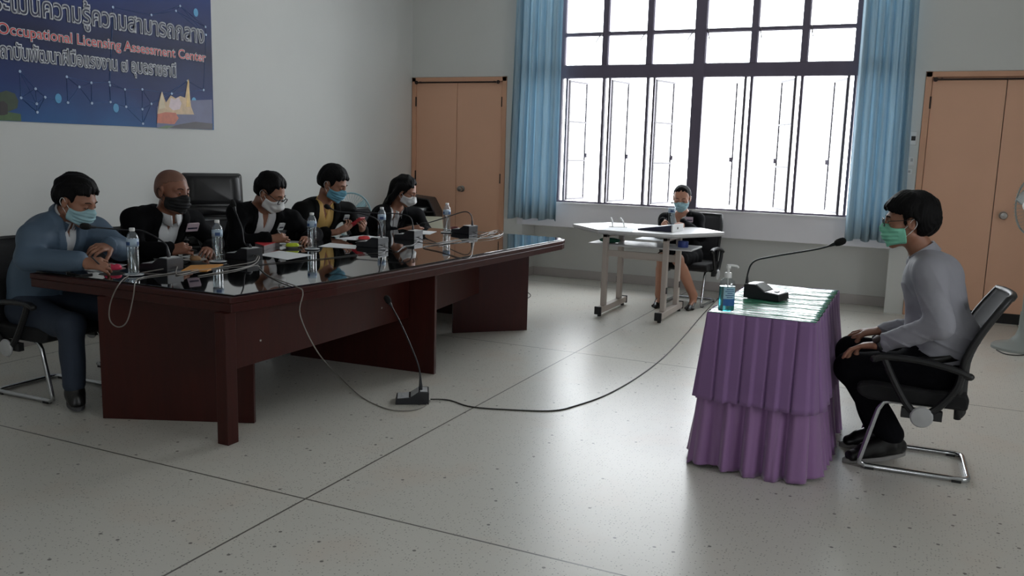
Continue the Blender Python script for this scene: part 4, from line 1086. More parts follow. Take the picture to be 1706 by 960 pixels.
cable('long dark cable crossing the floor to the purple skirted table', [(B6[0] + .08, B6[1] + .05, .012), fp(748, 667), fp(785, 678), fp(850, 683), fp(920, 684.5), fp(960, 676), fp(1010, 658), fp(1060, 630), fp(1105, 596), fp(1140, 560), fp(1170, 525), fp(1197, 497), fp(1225, 470)], 'cable_dark', .0042)
cable('short dark cable curling on the floor behind the far table leg', [fp(868, 484), fp(880, 488), fp(884, 493), fp(878, 497), fp(866, 497)], 'cable_dark', .004)
cable('short dark cable lying by the base of the grey pedestal fan', [fp(1660, 583), fp(1675, 590), fp(1700, 592), fp(1740, 588)], 'cable_dark', .004)

# ================================================================== sculpting engine for people (distance fields -> one continuous mesh)
F4 = np.float32
def V(*a): return np.array(a[0] if len(a) == 1 else a, dtype=np.float64)
def unit(v): v = V(v); return v / (np.linalg.norm(v) + 1e-12)
def smin(a, b, k):
    h = np.clip(.5 + .5 * (b - a) / k, 0, 1)
    return b + (a - b) * h - k * h * (1 - h)
def smax(a, b, k): return -smin(-a, -b, k)
def d_cap(P, a, b, ra, rb):
    a = a.astype(F4); ab = (b - a).astype(F4); q = P - a
    t = np.clip((q @ ab) / max(1e-9, float(ab @ ab)), 0, 1)
    r = q - t[:, None] * ab
    return np.sqrt((r * r).sum(1)) - (ra + (rb - ra) * t)
def d_ecap(P, a, b, ra, rb, side):
    """capsule of oval section: ra, rb = (half width along side, half depth)"""
    a = a.astype(F4); ab = (b - a).astype(F4); L = float(np.linalg.norm(ab)); ax = ab / L
    s = V(side) - ax * float(V(side) @ ax); s = unit(s).astype(F4); n = np.cross(ax, s).astype(F4)
    q = P - a; ta = q @ ax; t = np.clip(ta / L, 0, 1)
    rs = ra[0] + (rb[0] - ra[0]) * t; rn = ra[1] + (rb[1] - ra[1]) * t; m = np.minimum(rs, rn)
    e = ta - t * L
    return (np.sqrt(((q @ s) / rs) ** 2 + ((q @ n) / rn) ** 2 + (e / m) ** 2) - 1) * m
def d_ell(P, c, r, R=None):
    q = P - V(c).astype(F4)
    if R is not None: q = q @ R.astype(F4)
    r = np.array(r, F4)
    return (np.sqrt(((q / r) ** 2).sum(1)) - 1) * float(r.min())
class Field:
    def __init__(s): s.it = []; s.post = []
    def fn(s, f, lo, hi, k=.02, op='u'): s.it.append((f, V(lo), V(hi), k, op)); return s
    def cap(s, a, b, ra, rb=None, k=.02, op='u'):
        a, b = V(a), V(b); rb = ra if rb is None else rb; m = max(ra, rb)
        return s.fn(lambda P: d_cap(P, a, b, ra, rb), np.minimum(a, b) - m, np.maximum(a, b) + m, k, op)
    def ecap(s, a, b, ra, rb, side, k=.02, op='u'):
        a, b = V(a), V(b); m = max(ra + rb)
        return s.fn(lambda P: d_ecap(P, a, b, ra, rb, side), np.minimum(a, b) - m, np.maximum(a, b) + m, k, op)
    def ell(s, c, r, R=None, k=.02, op='u'):
        c = V(c); m = max(r)
        return s.fn(lambda P: d_ell(P, c, r, R), c - m, c + m, k, op)
    def cut(s, f, lo=None, hi=None, k=.004): s.it.append((f, lo if lo is None else V(lo), hi if hi is None else V(hi), k, 'c')); return s
    def mod(s, f): s.post.append(f); return s
    def bounds(s):
        u = [i for i in s.it if i[4] == 'u']
        return np.min([i[1] for i in u], 0) - .03, np.max([i[2] for i in u], 0) + .03
    def ev(s, P):
        nb, m, _ = P.shape; lo = P.min(1); hi = P.max(1); d = np.full((nb, m), .4, F4)
        for f, a, b, k, op in s.it:
            mg = .09 + k
            if a is None: mask = np.ones(nb, bool)
            else: mask = ((hi > a - mg) & (lo < b + mg)).all(1)
            if not mask.any(): continue
            v = f(P[mask].reshape(-1, 3)).reshape(-1, m)
            if op == 'u': d[mask] = smin(d[mask], v, k)
            else: d[mask] = smax(d[mask], -v, k)
        for f in s.post: d = f(P.reshape(-1, 3), d.reshape(-1)).reshape(nb, m)
        return d
def sculpt(F, vox, name, m, parent=None, origin=(0, 0, 0)):
    n = 8; lo, hi = F.bounds(); bs = n * vox
    nb = np.maximum(1, np.ceil((hi - lo) / bs).astype(int)); g = np.stack(np.meshgrid(*[np.arange(k) for k in nb], indexing='ij'), -1).reshape(-1, 3)
    cen = (lo + (g + .5) * bs).astype(F4)
    dc = F.ev(cen[:, None, :])[:, 0]
    act = g[np.abs(dc) < bs * .8660 + .012]
    r = np.arange(n + 1); loc = np.stack(np.meshgrid(r, r, r, indexing='ij'), -1).reshape(-1, 3)
    D = np.empty((len(act), n + 1, n + 1, n + 1), F4)
    for i in range(0, len(act), 600):
        a = act[i:i + 600]
        P = (lo + (a[:, None, :] * n + loc[None]) * vox).astype(F4)
        D[i:i + 600] = F.ev(P).reshape(-1, n + 1, n + 1, n + 1)
    S = D < 0
    cs = sum(S[:, x:x + n, y:y + n, z:z + n].astype(np.int8) for x in (0, 1) for y in (0, 1) for z in (0, 1))
    bi, ci, cj, ck = np.nonzero((cs > 0) & (cs < 8))
    c8 = [(x, y, z) for x in (0, 1) for y in (0, 1) for z in (0, 1)]
    val = np.stack([D[bi, ci + x, cj + y, ck + z] for x, y, z in c8], 1)
    pos = np.zeros((len(bi), 3)); cnt = np.zeros(len(bi))
    for i in range(8):
        for j in range(i + 1, 8):
            dlt = [abs(c8[i][q] - c8[j][q]) for q in range(3)]
            if sum(dlt) != 1: continue
            a, b = val[:, i], val[:, j]; cr = (a < 0) != (b < 0)
            t = np.where(cr, a / np.where(cr, a - b, 1), 0)
            pos += cr[:, None] * (np.array(c8[i]) + t[:, None] * (np.array(c8[j]) - np.array(c8[i]))); cnt += cr
    pos /= cnt[:, None]
    G = act[bi] * n + np.stack([ci, cj, ck], 1)
    dims = nb * n + 2
    key = lambda q: (q[:, 0] * dims[1] + q[:, 1]) * dims[2] + q[:, 2]
    kk = key(G); order = np.argsort(kk); ks = kk[order]
    verts = (lo + (G + pos) * vox)[order]
    faces = []
    for ax in range(3):
        e = [0, 0, 0]; e[ax] = 1
        A0 = S[:, :n, :n, :n]; A1 = S[:, e[0]:n + e[0], e[1]:n + e[1], e[2]:n + e[2]]
        bb, i, j, k = np.nonzero(A0 != A1)
        base = act[bb] * n + np.stack([i, j, k], 1)
        u, w = (ax + 1) % 3, (ax + 2) % 3
        quad = []
        for (du, dw) in ((0, 0), (-1, 0), (-1, -1), (0, -1)):
            q = base.copy(); q[:, u] += du; q[:, w] += dw; quad.append(key(q))
        Q = np.stack(quad, 1)
        ok = (base[:, u] > 0) & (base[:, w] > 0)
        idx = np.searchsorted(ks, Q); idx = np.minimum(idx, len(ks) - 1)
        ok &= (ks[idx] == Q).all(1)
        flip = ~A0[bb, i, j, k]
        idx[flip] = idx[flip][:, ::-1]
        faces.append(idx[ok])
    faces = np.concatenate(faces)
    # drop stray crumbs: keep islands of a fair size
    lab = np.arange(len(verts))
    ed = np.concatenate([faces[:, [q, (q + 1) % 4]] for q in range(4)])
    while True:
        la, lb = lab[ed[:, 0]], lab[ed[:, 1]]; df = la != lb
        if not df.any(): break
        m2 = np.minimum(la[df], lb[df])
        np.minimum.at(lab, la[df], m2); np.minimum.at(lab, lb[df], m2)
        while True:
            l2 = lab[lab]
            if (l2 == lab).all(): break
            lab = l2
    u, inv, cn = np.unique(lab, return_inverse=True, return_counts=True)
    big = cn[inv] == cn.max()
    faces = faces[big[faces].all(1)]; used = np.zeros(len(verts), bool); used[faces.ravel()] = True
    re_ = np.cumsum(used) - 1; verts = verts[used]; faces = re_[faces]
    # one light relaxation pass to hide the sampling grid
    for _ in range(2):
        acc = np.zeros_like(verts); ct = np.zeros(len(verts))
        for q in range(4):
            np.add.at(acc, faces[:, q], verts[faces[:, (q + 1) % 4]] + verts[faces[:, (q + 3) % 4]]); np.add.at(ct, faces[:, q], 2)
        verts = verts * .5 + .5 * acc / np.maximum(ct, 1)[:, None]
    verts = verts - V(origin)
    me = bpy.data.meshes.new(name)
    me.vertices.add(len(verts)); me.vertices.foreach_set('co', verts.astype(F4).ravel())
    me.loops.add(len(faces) * 4); me.loops.foreach_set('vertex_index', faces.astype(np.int32).ravel())
    me.polygons.add(len(faces)); me.polygons.foreach_set('loop_start', np.arange(0, len(faces) * 4, 4, dtype=np.int32))
    try: me.polygons.foreach_set('loop_total', np.full(len(faces), 4, np.int32))
    except Exception: pass
    me.update(calc_edges=True); me.validate()
    o = link_mesh(name, me, m, parent, smooth='all', origin=None)
    if not parent: o.location = tuple(origin)
    return o
def wrinkle(amp, seed, fx=(26, 26, 18), thr=None):
    rs = np.random.RandomState(seed); K = rs.normal(size=(5, 3)) * np.array(fx); ph = rs.uniform(0, 6.28, 5)
    def f(P, d):
        w = np.zeros(len(P), F4)
        for k, p in zip(K, ph): w += np.sin(P @ k.astype(F4) + p + 1.3 * np.sin(P @ (k[[1, 2, 0]] * .7).astype(F4)))
        return d + amp * w / 3
    return f

# ================================================================== people
M['skin'] = mat('tan_skin', (150, 104, 82), .5, var=(14, .1), bump=(220, .12, .001))
M['skin_pale'] = mat('light_skin', (176, 126, 102), .5, var=(14, .08), bump=(220, .12, .001))
M['skin_dark'] = mat('brown_skin', (134, 88, 68), .48, var=(14, .1), bump=(220, .12, .001))
M['hair'] = mat('black_hair', (8, 7, 8), .65, spec=.15, var=(60, .4), bump=(90, .8, .004), stretch=(1, 1, .25))
M['stubble'] = mat('cropped_grey_hair', (116, 80, 65), .55, var=(160, .15), bump=(260, .3, .001))
M['eye'] = mat('dark_eye', (24, 16, 14), .25, var=(50, .2))
M['black_suit'] = mat('black_suit_cloth', (11, 11, 14), .88, var=(30, .15), bump=(30, .25, .004), spec=.12)
M['charcoal_suit'] = mat('charcoal_suit_cloth', (17, 17, 17), .88, var=(30, .15), bump=(30, .25, .004), spec=.12)
M['blue_jacket'] = mat('slate_blue_jacket_cloth', (76, 96, 116), .62, var=(8, .12), bump=(14, .3, .006))
M['navy_trousers'] = mat('navy_trouser_cloth', (40, 50, 66), .8, var=(12, .15), bump=(24, .3, .005))
M['black_trousers'] = mat('black_trouser_cloth', (10, 10, 15), .88, spec=.12, var=(20, .15), bump=(24, .3, .005))
M['white_shirt'] = mat('white_shirt_cloth', (214, 216, 218), .75, var=(20, .04), bump=(24, .3, .004))
M['yellow_shirt'] = mat('yellow_shirt_cloth', (214, 176, 104), .75, var=(20, .06), bump=(24, .3, .004))
M['grey_shirt'] = mat('grey_shirt_cloth', (146, 146, 154), .72, var=(5, .05), bump=(13, .42, .007))
M['mask_blue'] = mat('pale_blue_mask', (152, 188, 196), .8, var=(60, .05), bump=(300, .15, .001))
M['mask_sky'] = mat('sky_blue_mask', (100, 156, 178), .8, var=(60, .05), bump=(300, .15, .001))
M['mask_mint'] = mat('mint_green_mask', (132, 206, 178), .8, var=(60, .05), bump=(300, .15, .001))
M['mask_white'] = mat('white_mask', (222, 222, 222), .8, var=(60, .03), bump=(300, .15, .001))
M['mask_black'] = mat('black_mask', (14, 14, 16), .8, var=(60, .1), bump=(300, .2, .001))
M['shoe'] = mat('black_shoe_leather', (14, 13, 14), .35, var=(20, .15))
M['sole'] = mat('shoe_sole', (70, 70, 72), .7, var=(20, .15))
M['sole_light'] = mat('pale_shoe_sole', (132, 130, 128), .7, var=(20, .15))
M['badge'] = mat('badge_card', (196, 176, 186), .5, var=(30, .08))
M['belt'] = mat('black_belt', (14, 13, 13), .35, var=(20, .15))

def head_frame(c, yaw, pitch, roll=0.):
    a, p, r = map(math.radians, (yaw, pitch, roll))
    fx = V(math.cos(a) * math.cos(p), math.sin(a) * math.cos(p), -math.sin(p))
    up = V(math.cos(a) * math.sin(p), math.sin(a) * math.sin(p), math.cos(p)); lf = np.cross(up, fx)
    lf, up = lf * math.cos(r) + up * math.sin(r), up * math.cos(r) - lf * math.sin(r)
    return V(c), np.stack([fx, lf, up], 1)         # columns: forward, left, up
def skull(q, female=False):
    """distance to a bare head in head space (x forward, y left, z up, metres, height about .23)"""
    j = .92 if female else 1.
    d = d_ell(q, (-.012, 0, .036), (.094, .076, .080))
    d = smin(d, d_ell(q, (.030, 0, -.022), (.058, .060, .078)), .03)
    ay = np.abs(q[:, 1:2]); qa = np.concatenate([q[:, :1], ay, q[:, 2:]], 1)
    d = smin(d, d_cap(qa, V(.0, .050 * j, -.058), V(.070, .012, -.100), .022 * j, .020 * j), .025)
    d = smin(d, d_ell(qa, (.052, .042, -.022), (.026, .022, .022)), .02)                       # cheekbones
    d = smin(d, d_cap(qa, V(.082, .0, .024), V(.068, .042, .022), .013, .012), .016)           # brow ridge
    d = smax(d, -d_ell(qa, (.100, .033, .004), (.020, .022, .013)), .014)                       # eye sockets
    d = smin(d, d_ell(qa, (.075, .032, .003), (.0145, .0145, .0125)), .006)                     # eyeballs under lids
    d = smin(d, d_cap(q, V(.088, 0, .012), V(.106, 0, -.026), .0085, .0125), .012)             # nose
    d = smin(d, d_ell(qa, (.096, .013, -.030), (.011, .010, .008)), .008)                       # nostrils
    d = smin(d, d_ell(q, (.084, 0, -.058), (.016, .026, .0075)), .008)                          # upper lip
    d = smin(d, d_ell(q, (.083, 0, -.068), (.014, .022, .0075)), .006)                          # lower lip
    ear = d_ell(qa - np.array([[-.006, .079, -.006]], F4), (0, 0, 0), (.019, .010, .032), np.array([[.96, -.28, 0], [.28, .96, 0], [0, 0, 1.]]))
    ear = smax(ear, -d_ell(qa, (.0, .090, -.006), (.010, .008, .018)), .006)
    return smin(d, ear, .006)
class Person:
    def __init__(s, label, base, head, neck, scale=1., vox=.0045, female=False, skin='skin'):
        s.base = V(base); s.hs = scale; s.vox = vox; s.female = female; s.label = label; s.skin = skin
        s.hc, s.R = head_frame(*head); s.neck = V(neck)
        s.B = Field()
        lo, hi = s.hc - .17 * scale, s.hc + .17 * scale
        s.B.fn(lambda P: skull(s.loc(P), female) * scale, lo, hi, .02)
        hb = s.w((-.022, 0, -.075)); 
        s.B.cap(s.neck, hb, .050 if female else .058, .046 if female else .054, .03)
        s.kids = []
    def loc(s, P): return ((P - s.hc.astype(F4)) @ s.R.astype(F4)) / F4(s.hs)
    def w(s, q): return s.hc + s.R @ (V(q) * s.hs)
    def torso(s, pel, mid, ch, sh, hips=(.165, .115), waist=(.140, .105), chest=(.165, .110)):
        s.pel, s.mid, s.ch = V(pel), V(mid), V(ch); s.sh = [V(sh[0]), V(sh[1])]          # right, left
        s.side = unit(s.sh[1] - s.sh[0]); up = unit(s.ch - s.mid); s.fwd = unit(np.cross(s.side, up)); s.up = up
        s.hips, s.waist, s.chest = hips, waist, chest
        s.torso_into(s.B, 0.)
        return s
    def torso_into(s, F, e, k=.05, bottom=None, sh_r=.052):
        g = lambda t: (t[0] + e, t[1] + e)
        F.ecap(s.pel, s.mid, g(s.hips), g(s.waist), s.side, k) if bottom is None else F.ecap(bottom, s.mid, g(s.hips), g(s.waist), s.side, k)
        F.ecap(s.mid, s.ch, g(s.waist), g(s.chest), s.side, k)
        for q in s.sh:
            F.cap(s.ch + (q - s.ch) * .25 + s.up * .01, q, .066 + e, sh_r - .004 + e * .7, k * .8)
            F.cap(s.neck + (q - s.neck) * .12, q, .040 + e * .8, sh_r - .006 + e * .7, k * .8)
        if s.female and e < .5:
            for sg in (-1, 1): F.ell(s.ch + s.fwd * .075 + s.side * sg * .07 - s.up * .055, (.055 + e,) * 3, None, .04)
    def arms(s, el, wr):
        s.el = [V(e) for e in el]; s.wr = [V(w) for w in wr]
        for i in (0, 1):
            s.B.cap(s.sh[i], s.el[i], .042, .033, .02).cap(s.el[i], s.wr[i], .034, .0255, .012)
        return s
    def sleeves(s, F, e, stop=1., r=(.060, .052, .042), k=.03):
        for i in (0, 1):
            F.cap(s.sh[i], s.el[i], r[0] + e, r[1] + e, k)
            w_ = s.el[i] + (s.wr[i] - s.el[i]) * stop
            F.cap(s.el[i], w_, r[1] + e, r[2] + e, k)
    def legs(s, hip, kn, an, toe):
        s.hip, s.kn, s.an, s.toe = [[V(p) for p in q] for q in (hip, kn, an, toe)]
        for i in (0, 1):
            s.B.cap(s.hip[i], s.kn[i], .078, .055, .05).cap(s.kn[i], s.an[i], .053, .036, .02)
            m_ = s.kn[i] + (s.an[i] - s.kn[i]) * .3
            bk = unit(s.kn[i] - s.toe[i]); s.B.cap(m_, s.an[i], .050, .034, .02)
            s.B.cap(s.an[i], s.an[i] - V(0, 0, .055), .034, .030, .02).cap(s.an[i] - V(0, 0, .06), s.toe[i] + (s.an[i] - s.toe[i]) * V(.3, .3, 0) + V(0, 0, .014), .030, .018, .02)
        return s
    def hand(s, i, d, n, curl=(25, 30, 30, 35), thumb=None, thumb_side=1, spread=.1, scale=1., tcurl=.35, mid=1.2):
        """i: 0 right, 1 left; d: finger direction; n: direction the palm faces; thumb_side: sign of the thumb along n x d"""
        w = s.wr[i]; d = unit(d); n = V(n); n = unit(n - d * (n @ d)); sd = np.cross(n, d) * thumb_side
        F = s.B; z = scale
        c0 = w + d * .018 * z; c1 = w + d * .078 * z
        parts = [('e', c0, c1, (.030 * z, .0165 * z), (.040 * z, .0145 * z), sd)]
        seg = []
        L = [(.043, .026, .021), (.047, .030, .022), (.043, .028, .021), (.034, .021, .018)]
        off = [.029, .0095, -.0105, -.029]; kd = [.088, .092, .088, .080]; rr = [.0092, .0094, .0088, .0078]
        for f in range(4):
            p = w + d * kd[f] * z + sd * off[f] * z; a = math.radians(curl[f])
            fd = unit(d + sd * (spread * (1.5 - f) / 1.5)); ang = 0
            for q in range(3):
                ang += a * (.75 if q == 0 else mid if q == 1 else .8)
                dv = fd * math.cos(ang) + n * math.sin(ang); e = p + dv * L[f][q] * z
                seg.append((p, e, rr[f] * z * (1 - .08 * q), rr[f] * z * (.92 - .1 * q))); p = e
        tb = w + d * .022 * z + sd * .024 * z + n * .006 * z
        td = unit(thumb) if thumb is not None else unit(d * .72 + sd * .62 + n * .35)
        t2 = unit(td + (d * .5 - sd * .2 + n * .3) * tcurl)
        t3 = unit(t2 + (d * .4 - sd * .3 + n * .3) * tcurl)
        p1 = tb + td * .040 * z; p2 = p1 + t2 * .033 * z; p3 = p2 + t3 * .024 * z
        th = [(tb, p1, .0150 * z, .0115 * z), (p1, p2, .0112 * z, .0102 * z), (p2, p3, .0102 * z, .0085 * z)]
        allp = np.array([w, c0, c1] + [x for q in seg + th for x in q[:2]])
        def fn(P):
            r = d_ecap(P, c0, c1, parts[0][3], parts[0][4], sd)
            for k in range(4):
                g = None
                for q in seg[3 * k:3 * k + 3]:
                    v = d_cap(P, *q); g = v if g is None else smin(g, v, .003)
                r = smin(r, g, .005)
            g = None
            for q in th: v = d_cap(P, *q); g = v if g is None else smin(g, v, .004)
            r = smin(r, g, .010)
            return r
        F.fn(fn, allp.min(0) - .02, allp.max(0) + .02, .012)
        s.grip = (seg[2][1] * .5 + p3 * .5, d, sd, n)
        return s.grip
    def finish(s, extra=None):
        s.o = sculpt(s.B, s.vox, 'person', s.skin, None, s.base)
        tag(s.o, s.label, 'person'); return s.o
    def part(s, F, name, m, vox=None, parent=None):
        o = sculpt(F, vox or s.vox * 1.2, name, m, parent or s.o, s.base); return o
    def mb(s, b, name, m, parent=None, smooth='all', **k):
        return b.build(name, m, parent or s.o, smooth=smooth, origin=s.base, **k)
    # ---- head furniture
    def hair(s, m='hair', top=.013, front=.060, side=.012, nape=-.055, fringe=0., vol=(0, 0, 0), long=None, hairline=.078, seed=1, rough=.0026, sideburn=-.018, taper=.013):
        F = Field(); hs = s.hs; lo, hi = s.hc - .2 * hs, s.hc + .2 * hs
        rs = np.random.RandomState(seed); K = rs.normal(size=(4, 3)) * np.array([70, 70, 45]); ph = rs.uniform(0, 6.28, 4)
        def f(P):
            q = s.loc(P)
            d = d_ell(q, (-.014, 0, .040), (.094 + top + vol[0], .077 + top + vol[1], .080 + top * .8 + vol[2]))
            back = d_ell(q, (-.040, 0, -.012), (.062 + top * .7 + vol[0], .066 + top * .6 + vol[1], .070))
            d = smin(d, back, .03)
            if fringe: d = smin(d, d_ell(q, (.048, 0, .056), (.046 + top * .55, .064 + top * .4, .030 + fringe * .4)), .02)
            x, y, z = q[:, 0], np.abs(q[:, 1]), q[:, 2]
            # face opening, with an uneven hairline; sideburns stay in front of the ears
            jag = .004 * np.sin(q[:, 1] * 190 + seed) + .003 * np.sin(q[:, 1] * 410 + 2 * seed)
            face = np.maximum(front - x - .22 * y, z - (hairline - fringe) + .30 * y + jag)
            tp = np.clip(1 - face / .045, 0, 1); d = d + taper * tp * tp
            d = smax(d, -face, .006)
            low = np.maximum(z - side * .0 - sideburn, -.030 - x)
            tp = np.clip(1 - low / .035, 0, 1); d = d + .006 * tp * tp + .006 * np.clip(1 - (z - nape) / .04, 0, 1)
            d = smax(d, -low, .006)
            d = smax(d, -d_ell(np.stack([x, y, z], 1), (-.004, .088, -.010), (.027, .030, .036)).astype(F4), .006)
            d = smax(d, nape - z + .3 * np.maximum(0, y - .03), .010)
            w_ = 0
            for k, p in zip(K, ph): w_ = w_ + np.sin(q @ k.astype(F4) + p)
            phi = np.arctan2(q[:, 1], x + .045); strand = np.sin(phi * 34 + 3 * np.sin(z * 40 + seed) + 2 * w_) + .6 * np.sin(phi * 71 + z * 60)
            return (d + rough * (w_ * .45 + .35 * strand)) * hs
        F.fn(f, lo, hi, .01)
        if long: long(F)
        return s.part(F, 'hair', m, s.vox * .85)
    def mask(s, m, kind='pleat', drop=0., low=-.112):
        F = Field(); hs = s.hs; lo, hi = s.hc - .16 * hs, s.hc + .16 * hs
        def f(P):
            q = s.loc(P); qq = q.copy(); z = q[:, 2] - drop
            d = skull(q, s.female) - .0075
            if kind == 'pleat': d = smin(d, d_ell(q, (.058, 0, -.052 + drop), (.056, .054, .054)), .012)
            else:
                d = smin(d, d_ell(q, (.066, 0, -.050 + drop), (.060, .044, .052)), .010)
                d = smin(d, d_cap(q, V(.120, -.020, -.044 + drop), V(.120, .020, -.044 + drop), .012, .012), .016)
            y = np.abs(q[:, 1]); x = q[:, 0]
            topz = -.002 - .34 * y + .10 * np.maximum(0, .03 - y); lowz = low + .42 * np.maximum(0, y - .012)
            if kind == 'pleat': d = d + .0016 * np.sin((z + .05) * 330) * (x > .05)
            d = smax(d, z - topz, .004); d = smax(d, lowz - z, .004); d = smax(d, .018 + .10 * (z + .05) - x, .004)
            d = smax(d, -(skull(q, s.female) + .004), .002)
            return d * hs
        F.fn(f, lo, hi, .005)
        o = s.part(F, 'face_mask', m, s.vox * .75)
        b = MB()
        for sg in (-1, 1):
            b.tube(spline([s.w((.024, sg * .071, -.028 + drop)), s.w((.008, sg * .078, -.012)), s.w((-.010, sg * .086, .012)), s.w((-.023, sg * .089, .010)), s.w((-.026, sg * .086, -.012)), s.w((-.012, sg * .077, -.034)), s.w((.022, sg * .064, -.068 + drop))], 5), .0019, 6)
        s.mb(b, 'ear_loop', 'mask_white' if m != 'mask_black' else 'mask_black', o)
        return o
    def face(s, brow=True, eyes=True, down=False):
        if brow:
            for sg in (-1, 1): s.mb(MB().tube(spline([s.w((.0925, sg * .014, .0255)), s.w((.0915, sg * .030, .0315)), s.w((.079, sg * .047, .026))], 4), [.0035] * 4 + [.0045] * 4 + [.002], 6, flat=.6), 'eyebrow', 'hair')
        if eyes:
            for sg in (-1, 1):
                if down: s.mb(MB().tube(spline([s.w((.0865, sg * .021, .0)), s.w((.0905, sg * .033, -.0035)), s.w((.083, sg * .045, .0))], 4), .0018, 6), 'eyelash', 'eye')
                else: s.mb(MB().ball((0, 0, 0), (.005, .0075, .0042), 12, Matrix.Translation(Vector(s.w((.0865, sg * .032, .003)))) @ Matrix([list(r) + [0] for r in s.R] + [[0, 0, 0, 1]])), 'eye', 'eye')
    def glasses(s, m='black_plastic', w=.025, h=.017, drop=.0, r=.0021):
        b = MB(); x = .108
        for sg in (-1, 1):
            pts = [s.w((x - .10 * abs(sg * .033 + p[0]) ** 1.4 * 1.2, sg * .033 + p[0], .002 - drop + p[1])) for p in rrect(2 * w, 2 * h, .011, 4)]
            b.tube(pts, r, 6, closed=True)
            b.tube(spline([s.w((x - .012, sg * (.033 + w), .008 - drop)), s.w((.08, sg * .074, .009 - drop * .6)), s.w((.02, sg * .083, .011)), s.w((-.015, sg * .087, .014)), s.w((-.030, sg * .086, -.004))], 4), r * .9, 6)
        b.tube(spline([s.w((x - .001, -.010, .008 - drop)), s.w((x + .003, 0, .011 - drop)), s.w((x - .001, .010, .008 - drop))], 4), r, 6)
        g = s.mb(b, 'glasses', m)
        for sg in (-1, 1):
            lens = [s.w((x - .002 - .10 * abs(sg * .033 + p[0]) ** 1.4 * 1.2, sg * .033 + p[0], .002 - drop + p[1])) for p in rrect(2 * w - .002, 2 * h - .002, .010, 4)]
            s.mb(MB().raw(lens, [tuple(range(len(lens)))]), 'lens', 'lens', g, smooth=False)
        return g
    # ---- clothing
    def front_cut(s, width, z_low, apex=.0, taper=1.):
        """wedge in front of the chest between two lapel edges; distances measured along the torso"""
        nb, side, up, fwd, mid = s.neck, s.side, s.up, s.fwd, s.mid
        top = float((nb - mid) @ up)
        def g(P):
            q = P - mid.astype(F4); h = q @ up.astype(F4); sdv = np.abs(q @ side.astype(F4)); fw = q @ fwd.astype(F4)
            t = np.clip((h - z_low) / (top - z_low), 0, 1)
            wd = apex + (width - apex) * t ** taper
            return sdv - wd, fw, h
        return g
    def jacket(s, m, e=.022, width=.075, z_low=-.12, apex=.012, lapel=.045, stop=.93, bottom=None, seed=3, r=(.056, .052, .045), name='jacket', taper=1., amp=.004, open_=True, fullness=0.):
        F = Field(); s.torso_into(F, e, .05, bottom, .056)
        if fullness: F.ell(s.mid + s.fwd * .02, (.17 + fullness, .15 + fullness, .17), None, .06)
        s.sleeves(F, .004, stop, r)
        F.mod(wrinkle(amp, seed))
        if open_:
            g = s.front_cut(width, z_low, apex, taper)
            def md(P, d):
                a, fw, h = g(P); front = fw > .0
                band = front & (a > 0) & (a < lapel * np.clip((h + .05) / .16, 0, 1))
                d = d - .006 * band
                return np.where(front, smax(d, -a.astype(F4), .003), d)
            F.mod(md)
            nk = s.neck; hb = s.w((-.02, 0, -.07)); 
            F.mod(lambda P, d: smax(d, -(d_cap(P, nk - s.up * .01, hb, .066, .075)).astype(F4), .006))
        return s.part(F, name, m)
    def shirt(s, m, e=.008, name='shirt', seed=5, amp=.0025, collar=True, notch=.03, tall=.034, r0=.066):
        F = Field(); s.torso_into(F, e, .05)
        F.mod(wrinkle(amp, seed))
        nk = s.neck; hb = s.w((-.02, 0, -.07))
        g = s.front_cut(notch, float((s.neck - s.mid) @ s.up) - .09, .0)
        def md(P, d):
            a, fw, h = g(P); return np.where(fw > .02, smax(d, -a.astype(F4), .003), d)
        F.mod(md)
        F.mod(lambda P, d: smax(d, -(d_cap(P, nk + s.up * .02, hb, .057, .07)).astype(F4), .004))
        o = s.part(F, name, m)
        if collar: s.collar(m, o, notch, tall, r0)
        return o
    def collar(s, m, parent, notch=.03, tall=.034, r0=.066, up=None):
        ax = unit(s.w((-.02, 0, -.06)) - s.neck); fw = unit(s.fwd - ax * (s.fwd @ ax)); sd = np.cross(ax, fw)
        c = s.neck + ax * .012; v = []; f = []; n = 40
        for i in range(n + 1):
            u = -1 + 2 * i / n; a = math.pi + u * (math.pi - notch * 6); fr = abs(u) ** 3
            dr = fw * math.cos(a) + sd * math.sin(a)
            drop = .030 * fr
            pts = [(r0 - .004, -.004 - drop), (r0 - .006, tall - drop * .9), (r0, tall + .004 - drop * .9), (r0 + .012 + .006 * fr, -.008 - .020 * fr - drop)]
            v += [tuple(c + dr * rr_ + ax * hh) for rr_, hh in pts]
        for i in range(n):
            for j in range(3): a = i * 4 + j; f.append((a, a + 1, a + 5, a + 4))
        o = s.mb(MB().raw(v, f), 'collar', m, parent, smooth=True)
        q = o.modifiers.new('solid', 'SOLIDIFY'); q.thickness = .003
        return o
    def cuffs(s, m, parent, which=(0, 1), at=.94, ln=.05, r=.040):
        for i in which:
            ax = unit(s.wr[i] - s.el[i]); c = s.el[i] + (s.wr[i] - s.el[i]) * at
            F = Field().cap(c, c + ax * ln * .5, r, r - .002, .005)
            F.cut(lambda P, c=c, ax=ax: ((P - (c + ax * ln * .5).astype(F4)) @ -ax.astype(F4)), None, None)
            s.part(F, 'cuff', m, .004, parent)
